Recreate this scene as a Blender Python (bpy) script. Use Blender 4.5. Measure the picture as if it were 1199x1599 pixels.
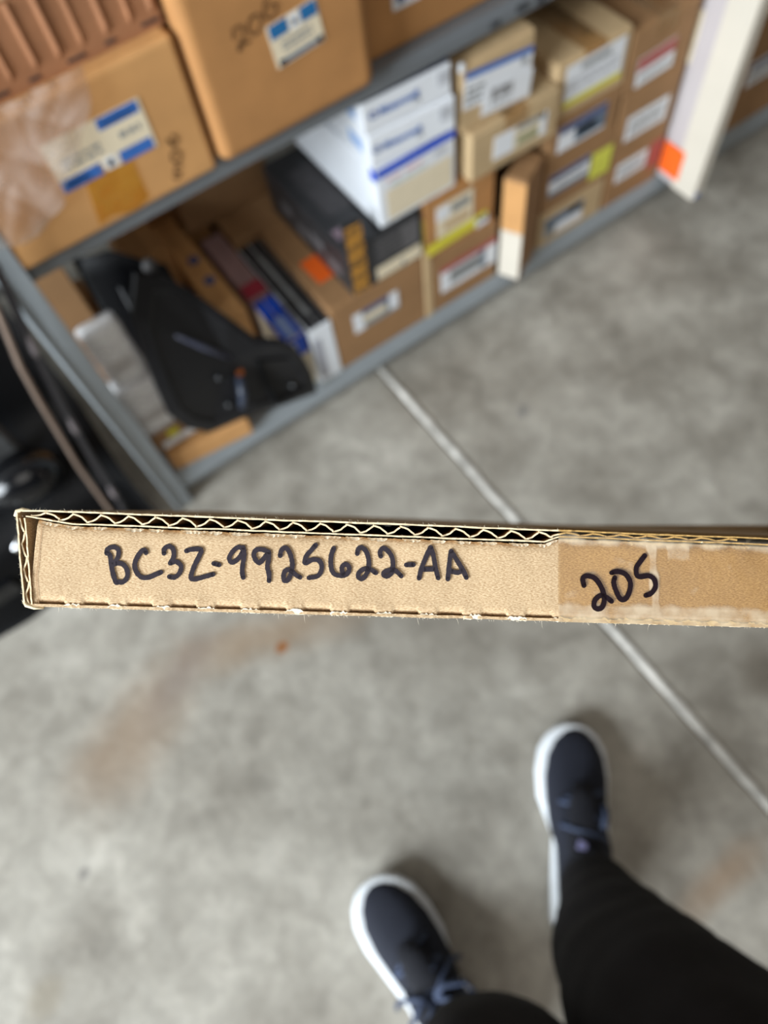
import bpy, bmesh, math, random
from mathutils import Vector, Matrix, noise

for o in list(bpy.data.objects):
    bpy.data.objects.remove(o, do_unlink=True)
S = bpy.context.scene
C = S.collection
RND = random.Random(7)
PI = math.pi

# ------------------------------------------------------------------ camera, world, lights, exposure
CAM_POS = Vector((0, 0, 1.2))
RIGHT = Vector((0.81710789, -0.5690081, -0.09254445))
UP = Vector((0.5482378, 0.7173581, 0.4299217))
BACK = Vector((-0.17824141, -0.40202878, 0.89811072))
cam = bpy.data.cameras.new('camera')
camo = bpy.data.objects.new('camera', cam)
C.objects.link(camo)
camo.matrix_world = Matrix(((RIGHT.x, UP.x, BACK.x, CAM_POS.x), (RIGHT.y, UP.y, BACK.y, CAM_POS.y),
                            (RIGHT.z, UP.z, BACK.z, CAM_POS.z), (0, 0, 0, 1)))
cam.sensor_fit = 'VERTICAL'
cam.sensor_height = 36.0
cam.lens = 1150 / 1599 * 36.0
cam.clip_start = 0.01
HOLD_D = 0.21                       # distance of the held box face
cam.dof.use_dof = True
cam.dof.focus_distance = HOLD_D
cam.dof.aperture_fstop = cam.lens / 3.5
S.camera = camo

w = bpy.data.worlds.new('world')
S.world = w
w.use_nodes = True
w.node_tree.nodes['Background'].inputs[0].default_value = (1.0, 0.86, 0.68, 1)
w.node_tree.nodes['Background'].inputs[1].default_value = 0.06


def area(name, loc, target, sx, sy, energy, col):
    l = bpy.data.lights.new(name, 'AREA')
    l.shape = 'RECTANGLE'
    l.size, l.size_y, l.energy, l.color = sx, sy, energy, col
    o = bpy.data.objects.new(name, l)
    C.objects.link(o)
    o.location = loc
    o.rotation_euler = (Vector(target) - Vector(loc)).to_track_quat('-Z', 'Y').to_euler()
    return o


# daylight through the big open doorway at the end of the aisle, and an added, weaker fill lamp behind the photographer
area('doorway_daylight', (-3.8, -0.35, 2.1), (0.3, 0.2, 0.3), 2.1, 2.1, 445, (0.86, 0.94, 1.0))
area('rear_fill', (-0.6, -2.6, 4.2), (0.3, 0.4, 0.2), 3.0, 2.4, 64, (1.0, 0.96, 0.9))

S.view_settings.view_transform = 'Standard'
S.view_settings.look = 'None'
S.view_settings.exposure = 0.0
S.view_settings.gamma = 1.0
S.view_settings.use_curve_mapping = False


# ------------------------------------------------------------------ materials
def lin(c):
    return tuple(((v / 255) / 12.92 if v / 255 <= 0.04045 else ((v / 255 + 0.055) / 1.055) ** 2.4) for v in c) + (1,)


MATS = {}


def mat(name, col, rough=0.7, var=0.12, scale=30, bump=0.0, bscale=200, metal=0.0, spec=0.4, col2=None):
    if name in MATS:
        return MATS[name]
    m = bpy.data.materials.new(name)
    m.use_nodes = True
    nt = m.node_tree
    b = nt.nodes['Principled BSDF']
    b.inputs['Roughness'].default_value = rough
    b.inputs['Metallic'].default_value = metal
    b.inputs['Specular IOR Level'].default_value = spec
    tc = nt.nodes.new('ShaderNodeTexCoord')
    n = nt.nodes.new('ShaderNodeTexNoise')
    n.inputs['Scale'].default_value = scale
    n.inputs['Detail'].default_value = 5
    nt.links.new(tc.outputs['Object'], n.inputs['Vector'])
    r = nt.nodes.new('ShaderNodeValToRGB')
    c = lin(col)
    c2 = lin(col2) if col2 else c
    r.color_ramp.elements[0].position = 0.3
    r.color_ramp.elements[1].position = 0.7
    r.color_ramp.elements[0].color = tuple(v * (1 - var) for v in c[:3]) + (1,)
    r.color_ramp.elements[1].color = tuple(min(1, v * (1 + var)) for v in c2[:3]) + (1,)
    nt.links.new(n.outputs['Fac'], r.inputs['Fac'])
    nt.links.new(r.outputs['Color'], b.inputs['Base Color'])
    if bump:
        n2 = nt.nodes.new('ShaderNodeTexNoise')
        n2.inputs['Scale'].default_value = bscale
        n2.inputs['Detail'].default_value = 4
        nt.links.new(tc.outputs['Object'], n2.inputs['Vector'])
        bp = nt.nodes.new('ShaderNodeBump')
        bp.inputs['Strength'].default_value = bump
        bp.inputs['Distance'].default_value = 0.002
        nt.links.new(n2.outputs['Fac'], bp.inputs['Height'])
        nt.links.new(bp.outputs['Normal'], b.inputs['Normal'])
    MATS[name] = m
    return m


def film(name, tint, diff, alpha, rough=0.15):
    """thin clear plastic: partly see-through, partly milky, glossy"""
    m = bpy.data.materials.new(name)
    m.use_nodes = True
    nt = m.node_tree
    b = nt.nodes['Principled BSDF']
    b.inputs['Base Color'].default_value = lin(diff)
    b.inputs['Roughness'].default_value = rough
    b.inputs['Specular IOR Level'].default_value = 0.6
    t = nt.nodes.new('ShaderNodeBsdfTransparent')
    t.inputs['Color'].default_value = lin(tint)
    tc = nt.nodes.new('ShaderNodeTexCoord')
    n = nt.nodes.new('ShaderNodeTexNoise')
    n.inputs['Scale'].default_value = 16
    n.inputs['Detail'].default_value = 3
    nt.links.new(tc.outputs['Object'], n.inputs['Vector'])
    mr = nt.nodes.new('ShaderNodeMapRange')
    mr.inputs['From Min'].default_value = 0.3
    mr.inputs['From Max'].default_value = 0.7
    mr.inputs['To Min'].default_value = alpha * 0.45
    mr.inputs['To Max'].default_value = min(1, alpha * 1.55)
    nt.links.new(n.outputs['Fac'], mr.inputs['Value'])
    mx = nt.nodes.new('ShaderNodeMixShader')
    nt.links.new(mr.outputs['Result'], mx.inputs['Fac'])
    nt.links.new(t.outputs[0], mx.inputs[1])
    nt.links.new(b.outputs[0], mx.inputs[2])
    nt.links.new(mx.outputs[0], nt.nodes['Material Output'].inputs['Surface'])
    return m


KRAFT = mat('kraft_board', (196, 146, 92), 0.75, 0.08, 18, 0.15, 300)
KRAFT2 = mat('kraft_board_dark', (176, 126, 76), 0.75, 0.1, 18, 0.15, 300)
BROWN = mat('brown_board', (152, 115, 78), 0.75, 0.1, 18, 0.15, 300)
TAN = mat('tan_board', (196, 168, 128), 0.75, 0.08, 18, 0.15, 300)
TAN2 = mat('grey_tan_board', (186, 160, 122), 0.75, 0.08, 18, 0.15, 300)
RIBBED = mat('reddish_board', (160, 110, 76), 0.7, 0.12, 25, 0.15, 300)
WHITE = mat('white_coated_board', (226, 229, 234), 0.45, 0.03, 20)
CREAMW = mat('cream_coated_board', (206, 198, 184), 0.4, 0.03, 12)
LILAC = mat('lilac_white_board', (186, 178, 178), 0.4, 0.03, 12)
CREAM = mat('cream_paper', (226, 212, 184), 0.6, 0.04, 40)
PAPER = mat('white_paper', (228, 230, 234), 0.55, 0.03, 40)
BLUE = mat('blue_print', (54, 104, 178), 0.5, 0.08, 40)
BLUE2 = mat('teal_blue_print', (34, 104, 158), 0.5, 0.08, 40)
ROYAL = mat('royal_blue_print', (24, 78, 200), 0.45, 0.05, 40)
NAVY = mat('navy_print', (72, 84, 124), 0.6, 0.1, 40)
GREYP = mat('grey_print', (138, 140, 140), 0.6, 0.1, 60)
SLATE = mat('slate_print', (96, 112, 130), 0.6, 0.1, 60)
YELLOW = mat('yellow_print', (216, 206, 62), 0.55, 0.08, 40)
YELLOWB = mat('bright_yellow_sticker', (214, 214, 84), 0.55, 0.06, 40)
ORANGE = mat('orange_sticker', (236, 100, 30), 0.5, 0.05, 40)
ORANGEB = mat('orange_lettering', (222, 158, 62), 0.55, 0.08, 60)
RED = mat('red_print', (168, 86, 82), 0.55, 0.1, 40)
CRIMSON = mat('crimson_board', (150, 46, 60), 0.55, 0.1, 40)
PINKG = mat('pinkish_grey_board', (150, 120, 118), 0.6, 0.1, 40)
BLACKB = mat('black_coated_board', (46, 46, 48), 0.45, 0.15, 30)
DKGREYP = mat('dark_grey_print', (96, 94, 96), 0.5, 0.15, 90)
INK = mat('marker_ink', (54, 48, 54), 0.8, 0.15, 900, spec=0.1)
INK2 = mat('wet_marker_ink', (26, 12, 20), 0.6, 0.1, 400, spec=0.15)
INKB = mat('faded_marker_ink', (112, 78, 46), 0.6, 0.1, 100)
STEEL = mat('grey_enamel_steel', (142, 148, 152), 0.42, 0.05, 12, spec=0.5)
STEELD = mat('grey_enamel_beam', (110, 114, 118), 0.45, 0.06, 12, spec=0.5)
BLKPL = mat('black_moulded_plastic', (25, 25, 28), 0.42, 0.12, 60, 0.2, 500)
BLKPL2 = mat('navy_black_plastic', (10, 11, 15), 0.5, 0.12, 60, 0.15, 500)
BLKGL = mat('glossy_black_plastic', (14, 15, 18), 0.18, 0.1, 20)
BRONZE = mat('bronze_trim_metal', (170, 150, 138), 0.3, 0.1, 30, metal=0.85)
CHROME = mat('chrome_metal', (222, 222, 224), 0.15, 0.03, 30, metal=1.0)
COPPER = mat('copper_bolt', (196, 110, 50), 0.4, 0.1, 90, metal=0.6)
RUBBERD = mat('dark_grey_strip', (58, 56, 60), 0.5, 0.15, 60)
STRIPL = mat('grey_clip_plastic', (110, 102, 104), 0.45, 0.15, 60)
FILM = film('clear_film', (240, 232, 226), (236, 228, 222), 0.24, 0.1)
BAGFILM = film('milky_bag_film', (246, 246, 246), (246, 246, 248), 0.45, 0.15)
AMBER = film('amber_tape', (240, 205, 120), (214, 166, 70), 0.38, 0.2)
CLEARTAPE = film('clear_tape_strip', (244, 232, 210), (216, 196, 160), 0.22, 0.2)
FABRIC = mat('black_trouser_fabric', (26, 24, 27), 0.85, 0.15, 40, 0.3, 900, spec=0.2)
KNIT = mat('black_knit_upper', (34, 37, 48), 0.75, 0.15, 300, 0.4, 1200, spec=0.3)
KNIT2 = mat('charcoal_tongue', (30, 31, 38), 0.7, 0.15, 300, 0.4, 1200, spec=0.3)
LACE = mat('dark_blue_grey_lace', (62, 72, 96), 0.7, 0.12, 500)
SOLE = mat('white_foam_sole', (232, 236, 240), 0.5, 0.03, 60)
OUTSOLE = mat('dark_rubber_outsole', (60, 60, 62), 0.8, 0.1, 60)
TAGM = mat('lilac_logo_print', (190, 188, 232), 0.5, 0.04, 60)


def floor_mat():
    m = bpy.data.materials.new('worn_concrete')
    m.use_nodes = True
    nt = m.node_tree
    N, L = nt.nodes.new, nt.links.new
    b = nt.nodes['Principled BSDF']
    b.inputs['Roughness'].default_value = 0.55
    b.inputs['Specular IOR Level'].default_value = 0.35
    tc = N('ShaderNodeTexCoord')

    def nz(s, d=6, dist=0.3):
        n = N('ShaderNodeTexNoise')
        n.inputs['Scale'].default_value = s
        n.inputs['Detail'].default_value = d
        n.inputs['Distortion'].default_value = dist
        L(tc.outputs['Object'], n.inputs['Vector'])
        return n

    def ramp(src, a, bb, ca, cb):
        r = N('ShaderNodeValToRGB')
        r.color_ramp.elements[0].position, r.color_ramp.elements[1].position = a, bb
        r.color_ramp.elements[0].color, r.color_ramp.elements[1].color = ca, cb
        L(src, r.inputs['Fac'])
        return r.outputs['Color']

    def mix(fac, a, bb, mode='MIX'):
        x = N('ShaderNodeMix')
        x.data_type = 'RGBA'
        x.blend_type = mode
        if isinstance(fac, float):
            x.inputs[0].default_value = fac
        else:
            L(fac, x.inputs[0])
        for i, v in ((6, a), (7, bb)):
            if isinstance(v, tuple):
                x.inputs[i].default_value = v
            else:
                L(v, x.inputs[i])
        return x.outputs[2]

    def blob(cx, cy, ang, rx, ry, soft=0.5, nstr=0.5, ns=9):
        """soft elliptical stain mask with a noisy edge"""
        mp = N('ShaderNodeMapping')
        mp.vector_type = 'TEXTURE'
        mp.inputs['Location'].default_value = (cx, cy, 0)
        mp.inputs['Rotation'].default_value = (0, 0, ang)
        mp.inputs['Scale'].default_value = (rx, ry, 1)
        L(tc.outputs['Object'], mp.inputs['Vector'])
        ln = N('ShaderNodeVectorMath')
        ln.operation = 'LENGTH'
        L(mp.outputs[0], ln.inputs[0])
        n = nz(ns, 5)
        ad = N('ShaderNodeMath')
        ad.operation = 'MULTIPLY_ADD'
        L(n.outputs['Fac'], ad.inputs[0])
        ad.inputs[1].default_value = nstr * 2
        L(ln.outputs['Value'], ad.inputs[2])
        mr = N('ShaderNodeMapRange')
        mr.interpolation_type = 'SMOOTHSTEP'
        mr.inputs['From Min'].default_value = 1 + nstr
        mr.inputs['From Max'].default_value = 1 + nstr - soft
        L(ad.outputs[0], mr.inputs['Value'])
        return mr.outputs['Result']

    base = ramp(nz(5).outputs['Fac'], 0.3, 0.72, lin((137, 131, 121)), lin((180, 175, 165)))
    fine = ramp(nz(20, 8, 0.6).outputs['Fac'], 0.32, 0.7, (0.74, 0.73, 0.71, 1), (1.14, 1.14, 1.13, 1))
    c = mix(0.8, base, fine, 'MULTIPLY')
    mott = ramp(nz(46, 5, 0.8).outputs['Fac'], 0.36, 0.66, (0.9, 0.9, 0.9, 1), (1.08, 1.08, 1.08, 1))
    c = mix(0.8, c, mott, 'MULTIPLY')
    speck = ramp(nz(120, 3, 0).outputs['Fac'], 0.28, 0.36, (0.7, 0.68, 0.66, 1), (1, 1, 1, 1))
    c = mix(0.7, c, speck, 'MULTIPLY')

    def stain(c, amount, col, *a, **k):
        f = N('ShaderNodeMath')
        f.operation = 'MULTIPLY'
        L(blob(*a, **k), f.inputs[0])
        f.inputs[1].default_value = amount
        return mix(f.outputs[0], c, lin(col))
    c = stain(c, 0.55, (146, 120, 94), -0.31, 0.46, 0.38, 0.24, 0.10, soft=1.0)
    c = stain(c, 0.55, (152, 124, 94), -0.05, 0.46, -0.37, 0.24, 0.06, soft=1.0)
    c = stain(c, 0.5, (118, 106, 100), -0.21, 0.495, 0.45, 0.14, 0.05, soft=1.0)
    c = stain(c, 0.9, (140, 84, 30), -0.044, 0.435, 0.2, 0.018, 0.012, soft=0.6, nstr=0.3, ns=60)
    c = stain(c, 0.5, (156, 120, 84), 0.29, -0.225, 0.05, 0.13, 0.04, soft=1.0)
    c = stain(c, 0.6, (92, 82, 68), 0.56, -0.06, 0.3, 0.06, 0.09, soft=0.9)
    c = stain(c, 0.7, (116, 112, 108), -0.475, 0.315, 0.0, 0.013, 0.011, soft=0.6, nstr=0.3, ns=60)
    c = stain(c, 0.55, (140, 130, 112), -0.59, 0.20, 0.3, 0.045, 0.035, soft=0.7, nstr=0.3, ns=40)
    c = stain(c, 0.5, (104, 104, 106), 0.57, 0.55, 0.3, 0.02, 0.014, soft=0.7, nstr=0.3, ns=60)
    L(c, b.inputs['Base Color'])
    bp = N('ShaderNodeBump')
    bp.inputs['Strength'].default_value = 0.25
    bp.inputs['Distance'].default_value = 0.003
    L(nz(60, 6).outputs['Fac'], bp.inputs['Height'])
    L(bp.outputs['Normal'], b.inputs['Normal'])
    return m


FLOOR = floor_mat()
FILLER = mat('joint_filler', (172, 168, 160), 0.8, 0.2, 30, 0.6, 120, col2=(204, 200, 192))
WALLM = mat('painted_wall', (120, 118, 112), 0.8, 0.06, 4)


def face_board():
    """fresh corrugated face paper with fibre flecks"""
    m = bpy.data.materials.new('held_box_board')
    m.use_nodes = True
    nt = m.node_tree
    N, L = nt.nodes.new, nt.links.new
    b = nt.nodes['Principled BSDF']
    b.inputs['Roughness'].default_value = 0.75
    b.inputs['Specular IOR Level'].default_value = 0.3
    tc = N('ShaderNodeTexCoord')
    mp = N('ShaderNodeMapping')
    mp.inputs['Rotation'].default_value = (0, 0, 0.6)
    mp.inputs['Scale'].default_value = (1, 2.6, 1)
    L(tc.outputs['Object'], mp.inputs['Vector'])
    n1 = N('ShaderNodeTexNoise')
    n1.inputs['Scale'].default_value = 1300
    n1.inputs['Detail'].default_value = 5
    L(mp.outputs[0], n1.inputs['Vector'])
    n2 = N('ShaderNodeTexNoise')
    n2.inputs['Scale'].default_value = 45
    n2.inputs['Detail'].default_value = 4
    L(tc.outputs['Object'], n2.inputs['Vector'])
    r1 = N('ShaderNodeValToRGB')
    r1.color_ramp.elements[0].position, r1.color_ramp.elements[1].position = 0.3, 0.7
    r1.color_ramp.elements[0].color, r1.color_ramp.elements[1].color = lin((176, 142, 104)), lin((232, 205, 166))
    L(n1.outputs['Fac'], r1.inputs['Fac'])
    r2 = N('ShaderNodeValToRGB')
    r2.color_ramp.elements[0].position, r2.color_ramp.elements[1].position = 0.3, 0.7
    r2.color_ramp.elements[0].color, r2.color_ramp.elements[1].color = (0.86, 0.84, 0.82, 1), (1.05, 1.05, 1.05, 1)
    L(n2.outputs['Fac'], r2.inputs['Fac'])
    x = N('ShaderNodeMix')
    x.data_type = 'RGBA'
    x.blend_type = 'MULTIPLY'
    x.inputs[0].default_value = 1
    L(r1.outputs[0], x.inputs[6])
    L(r2.outputs[0], x.inputs[7])
    L(x.outputs[2], b.inputs['Base Color'])
    bp = N('ShaderNodeBump')
    bp.inputs['Strength'].default_value = 0.35
    bp.inputs['Distance'].default_value = 0.0003
    L(n1.outputs['Fac'], bp.inputs['Height'])
    L(bp.outputs['Normal'], b.inputs['Normal'])
    return m


HBOARD = face_board()
HCUT = mat('cut_paper_edge', (236, 216, 178), 0.8, 0.15, 900)
HCORE = mat('inner_fluting_paper', (150, 112, 70), 0.85, 0.12, 500)
HTORN = mat('torn_paper', (244, 230, 204), 0.85, 0.1, 900)


def tape_mat():
    m = bpy.data.materials.new('clear_packing_tape')
    m.use_nodes = True
    nt = m.node_tree
    N, L = nt.nodes.new, nt.links.new
    b = nt.nodes['Principled BSDF']
    b.inputs['Base Color'].default_value = lin((226, 204, 170))
    b.inputs['Roughness'].default_value = 0.3
    t = N('ShaderNodeBsdfTransparent')
    t.inputs['Color'].default_value = lin((230, 216, 188))
    g = N('ShaderNodeBsdfGlossy')
    g.inputs['Roughness'].default_value = 0.25
    tc = N('ShaderNodeTexCoord')
    n = N('ShaderNodeTexNoise')
    n.inputs['Scale'].default_value = 160
    n.inputs['Detail'].default_value = 5
    L(tc.outputs['Object'], n.inputs['Vector'])
    at = N('ShaderNodeAttribute')
    at.attribute_name = 'loose'
    ad = N('ShaderNodeMath')
    ad.operation = 'ADD'
    L(n.outputs['Fac'], ad.inputs[0])
    L(at.outputs['Fac'], ad.inputs[1])
    mr = N('ShaderNodeMapRange')
    mr.inputs['From Min'].default_value = 0.62
    mr.inputs['From Max'].default_value = 1.0
    mr.inputs['To Min'].default_value = 0.03
    mr.inputs['To Max'].default_value = 0.6
    L(ad.outputs[0], mr.inputs['Value'])
    m1 = N('ShaderNodeMixShader')
    L(mr.outputs['Result'], m1.inputs['Fac'])
    L(t.outputs[0], m1.inputs[1])
    L(b.outputs[0], m1.inputs[2])
    m2 = N('ShaderNodeMixShader')
    m2.inputs['Fac'].default_value = 0.04
    L(m1.outputs[0], m2.inputs[1])
    L(g.outputs[0], m2.inputs[2])
    L(m2.outputs[0], nt.nodes['Material Output'].inputs['Surface'])
    return m


TAPE = tape_mat()


# ------------------------------------------------------------------ helpers
def obj(name, bm, mats, parent=None, smooth=False):
    me = bpy.data.meshes.new(name)
    bm.to_mesh(me)
    bm.free()
    for m in (mats if isinstance(mats, (list, tuple)) else [mats]):
        me.materials.append(m)
    if smooth:
        for p in me.polygons:
            p.use_smooth = True
    o = bpy.data.objects.new(name, me)
    C.objects.link(o)
    o.parent = parent
    return o


def thing(name, label, cat, loc=(0, 0, 0), rz=0, group=None):
    o = bpy.data.objects.new(name, None)
    o.empty_display_size = 0.02
    C.objects.link(o)
    o.location = loc
    o.rotation_euler = (0, 0, rz)
    o['label'], o['category'] = label, cat
    if group:
        o['group'] = group
    return o


def tag(o, label, cat, group=None):
    o['label'], o['category'] = label, cat
    if group:
        o['group'] = group
    return o


def add_box(bm, x0, x1, y0, y1, z0, z1, bev=0.0, seg=2):
    r = bmesh.ops.create_cube(bm, size=1)
    vs = r['verts']
    for v in vs:
        v.co = Vector((x0 + (v.co.x + .5) * (x1 - x0), y0 + (v.co.y + .5) * (y1 - y0), z0 + (v.co.z + .5) * (z1 - z0)))
    if bev:
        es = list({e for v in vs for e in v.link_edges})
        bmesh.ops.bevel(bm, geom=es, offset=bev, segments=seg, affect='EDGES', profile=0.5)
    return bm


def nbox(*a, **k):
    return add_box(bmesh.new(), *a, **k)


def add_tube(bm, pts, rad, n=8, cap=True, flat=1.0):
    """tube along points; rad scalar or list; flat squashes the second axis"""
    pts = [Vector(p) for p in pts]
    rings = []
    prev = None
    for i, p in enumerate(pts):
        t = (pts[min(i + 1, len(pts) - 1)] - pts[max(i - 1, 0)]).normalized()
        a = prev if prev else (Vector((0, 0, 1)) if abs(t.z) < 0.9 else Vector((0, 1, 0)))
        u = (a - t * a.dot(t)).normalized()
        prev = u
        v = t.cross(u)
        r = rad[i] if isinstance(rad, (list, tuple)) else rad
        rings.append([bm.verts.new(p + u * (math.cos(2 * PI * k / n) * r) + v * (math.sin(2 * PI * k / n) * r * flat)) for k in range(n)])
    for a, b in zip(rings, rings[1:]):
        for k in range(n):
            bm.faces.new((a[k], a[(k + 1) % n], b[(k + 1) % n], b[k]))
    if cap:
        bm.faces.new(list(reversed(rings[0])))
        bm.faces.new(rings[-1])
    return bm


def add_cyl(bm, c, axis, r, h, n=16, r2=None):
    c, axis = Vector(c), Vector(axis).normalized()
    add_tube(bm, [c, c + axis * h], [r, r if r2 is None else r2], n)
    return bm


def smooth_line(pts, n=6):
    if len(pts) < 3:
        return pts
    P = [pts[0]] + list(pts) + [pts[-1]]
    out = []
    for i in range(1, len(P) - 2):
        for k in range(n):
            t = k / n
            out.append(tuple(0.5 * (2 * P[i][j] + (P[i + 1][j] - P[i - 1][j]) * t + (2 * P[i - 1][j] - 5 * P[i][j] + 4 * P[i + 1][j] - P[i + 2][j]) * t * t
                                    + (3 * P[i][j] - P[i - 1][j] - 3 * P[i + 1][j] + P[i + 2][j]) * t ** 3) for j in range(2)))
    out.append(tuple(pts[-1]))
    return out


def add_stroke(bm, pts, width, to3, jit=0.06, sm=True, seed=0):
    """a pen stroke as a flat ribbon with round ends; pts in 2-D, to3 maps them to the surface"""
    rr = random.Random(seed)
    L = smooth_line(pts) if sm else list(pts)
    h = width / 2
    n = len(L)
    left, right = [], []
    for i in range(n):
        a, b = L[max(i - 1, 0)], L[min(i + 1, n - 1)]
        dx, dy = b[0] - a[0], b[1] - a[1]
        d = math.hypot(dx, dy) or 1
        hw = h * (1 + rr.uniform(-jit, jit))
        left.append((L[i][0] - dy / d * hw, L[i][1] + dx / d * hw))
        right.append((L[i][0] + dy / d * hw, L[i][1] - dx / d * hw))
    lv = [bm.verts.new(to3(*p)) for p in left]
    rv = [bm.verts.new(to3(*p)) for p in right]
    for i in range(n - 1):
        bm.faces.new((lv[i], rv[i], rv[i + 1], lv[i + 1]))
    for end in (L[0], L[-1]):
        bm.faces.new([bm.verts.new(to3(end[0] + h * math.cos(-2 * PI * k / 10), end[1] + h * math.sin(-2 * PI * k / 10))) for k in range(10)])
    return bm


def fix(bm):
    bmesh.ops.recalc_face_normals(bm, faces=bm.faces)
    return bm


# ------------------------------------------------------------------ setting
JX = 0.4125
bm = bmesh.new()
for x0, x1 in ((-6, JX - 0.009), (JX + 0.009, 6)):
    add_box(bm, x0, x1, -6, 3, -0.1, 0)
add_box(bm, JX - 0.009, JX + 0.009, -6, 3, -0.1, -0.007)
fl = obj('floor', bm, FLOOR)
fl['kind'] = 'structure'
bm = bmesh.new()
N_ = 260
prof = ((-0.0035, -0.0075), (-0.0025, 0.001), (0.0015, 0.0034), (0.0060, 0.0032), (0.0090, 0.0006), (0.0095, -0.002))
rows = []
for i in range(N_ + 1):
    y = -2.5 + 4.5 * i / N_
    j = noise.noise(Vector((0, y * 14, 0))) * 0.0022 + noise.noise(Vector((5, y * 50, 0))) * 0.0009
    s = 1 + 0.3 * noise.noise(Vector((9, y * 22, 0)))
    rows.append([bm.verts.new((JX + px * 1.2 * s + j, y, pz * (s if pz > 0 else 1))) for px, pz in prof])
for a, b in zip(rows, rows[1:]):
    for k in range(len(prof) - 1):
        bm.faces.new((a[k], a[k + 1], b[k + 1], b[k]))
obj('joint_filler', fix(bm), FILLER, fl, True)
wl = obj('wall_back', nbox(-6, 6, 1.5, 1.6, -0.1, 3.2), WALLM)
wl['kind'] = 'structure'

# ------------------------------------------------------------------ shelving unit
DZ, UZ = 0.085, 0.592           # top of the lower and the upper deck
SX0, SX1, SY0, SY1 = -0.066, 1.83, 0.778, 1.30
sh = thing('shelving_unit', 'grey steel shelving unit full of parts cartons, two decks in view', 'shelf', (SX0, SY0, 0))


def sbox(*b, bev=0.0):
    x0, x1, y0, y1, z0, z1 = b
    return nbox(x0 - SX0, x1 - SX0, y0 - SY0, y1 - SY0, z0, z1, bev=bev)


def post(x, y, sx, sy):
    b = bmesh.new()
    w, t = 0.032, 0.003
    xa, xb = sorted((x, x + sx * w))
    ya, yb = sorted((y, y + sy * t))
    add_box(b, xa - SX0, xb - SX0, ya - SY0, yb - SY0, 0, 1.9, 0.0008, 1)
    xa, xb = sorted((x, x + sx * t))
    ya, yb = sorted((y, y + sy * 0.040))
    add_box(b, xa - SX0, xb - SX0, ya - SY0, yb - SY0, 0, 1.9, 0.0008, 1)
    add_tube(b, [(x + sx * 0.002 - SX0, y + sy * 0.001 - SY0, 0), (x + sx * 0.002 - SX0, y + sy * 0.001 - SY0, 1.9)], 0.0045, 10)
    p = obj('post', b, STEEL, sh)
    return p


post(SX0, SY0 - 0.004, 1, 1)
post(SX1, SY0 - 0.004, -1, 1)
post(SX0, SY1, 1, -1)
post(SX1, SY1, -1, -1)
for z, bz0, m, dy in ((DZ, 0.040, STEEL, 0.0), (UZ, 0.566, STEELD, 0.012)):
    obj('deck', sbox(SX0 + 0.004, SX1 - 0.004, SY0 + 0.010 + dy, SY1 - 0.004, z - 0.012, z - 0.0008), m, sh)
    b = bmesh.new()                                  # front beam: rolled step profile
    if dy:
        pr = ((0.0, bz0), (0.0, z - 0.012), (0.006, z - 0.001), (0.018, z - 0.0006), (0.022, z - 0.001), (0.022, z - 0.02), (0.010, bz0 + 0.004))
    else:
        pr = ((0.016, 0.016), (0.001, 0.050), (0.0, 0.054), (0.008, z - 0.004), (0.012, z - 0.0006), (0.026, z - 0.0006), (0.026, 0.016))
    va = [b.verts.new((0.004, py + dy, pz)) for py, pz in pr]
    vb = [b.verts.new((SX1 - SX0 - 0.004, py + dy, pz)) for py, pz in pr]
    for i in range(len(pr)):
        k = (i + 1) % len(pr)
        b.faces.new((va[i], va[k], vb[k], vb[i]))
    b.faces.new(va)
    b.faces.new(list(reversed(vb)))
    obj('front_beam', fix(b), m, sh)
    obj('rear_beam', sbox(SX0 + 0.004, SX1 - 0.004, SY1 - 0.02, SY1 - 0.004, bz0, z - 0.001), m, sh)
    obj('side_beam', sbox(SX0 + 0.003, SX0 + 0.010, SY0 + 0.03, SY1 - 0.03, bz0, z - 0.012), m, sh)
# chipped old sticker remains on the upper beam
for x, zz, ww, hh in ((0.655, 0.570, 0.016, 0.008), (0.70, 0.572, 0.020, 0.010), (0.735, 0.569, 0.014, 0.009)):
    obj('sticker_remains', nbox(x - SX0, x + ww - SX0, 0.0108, 0.012, zz, zz + hh), mat('old_sticker', (60, 62, 66), 0.7), sh)


# ------------------------------------------------------------------ cartons
def plate(root, name, x0, x1, z0, z1, m, y, rot=0.0, pivot=None, t=0.0006):
    b = nbox(x0, x1, y - t, y, z0, z1)
    if rot:
        c = pivot or ((x0 + x1) / 2, (z0 + z1) / 2)
        for v in b.verts:
            dx, dz = v.co.x - c[0], v.co.z - c[1]
            v.co.x, v.co.z = c[0] + dx * math.cos(rot) - dz * math.sin(rot), c[1] + dx * math.sin(rot) + dz * math.cos(rot)
    return obj(name, b, m, root)


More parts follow.
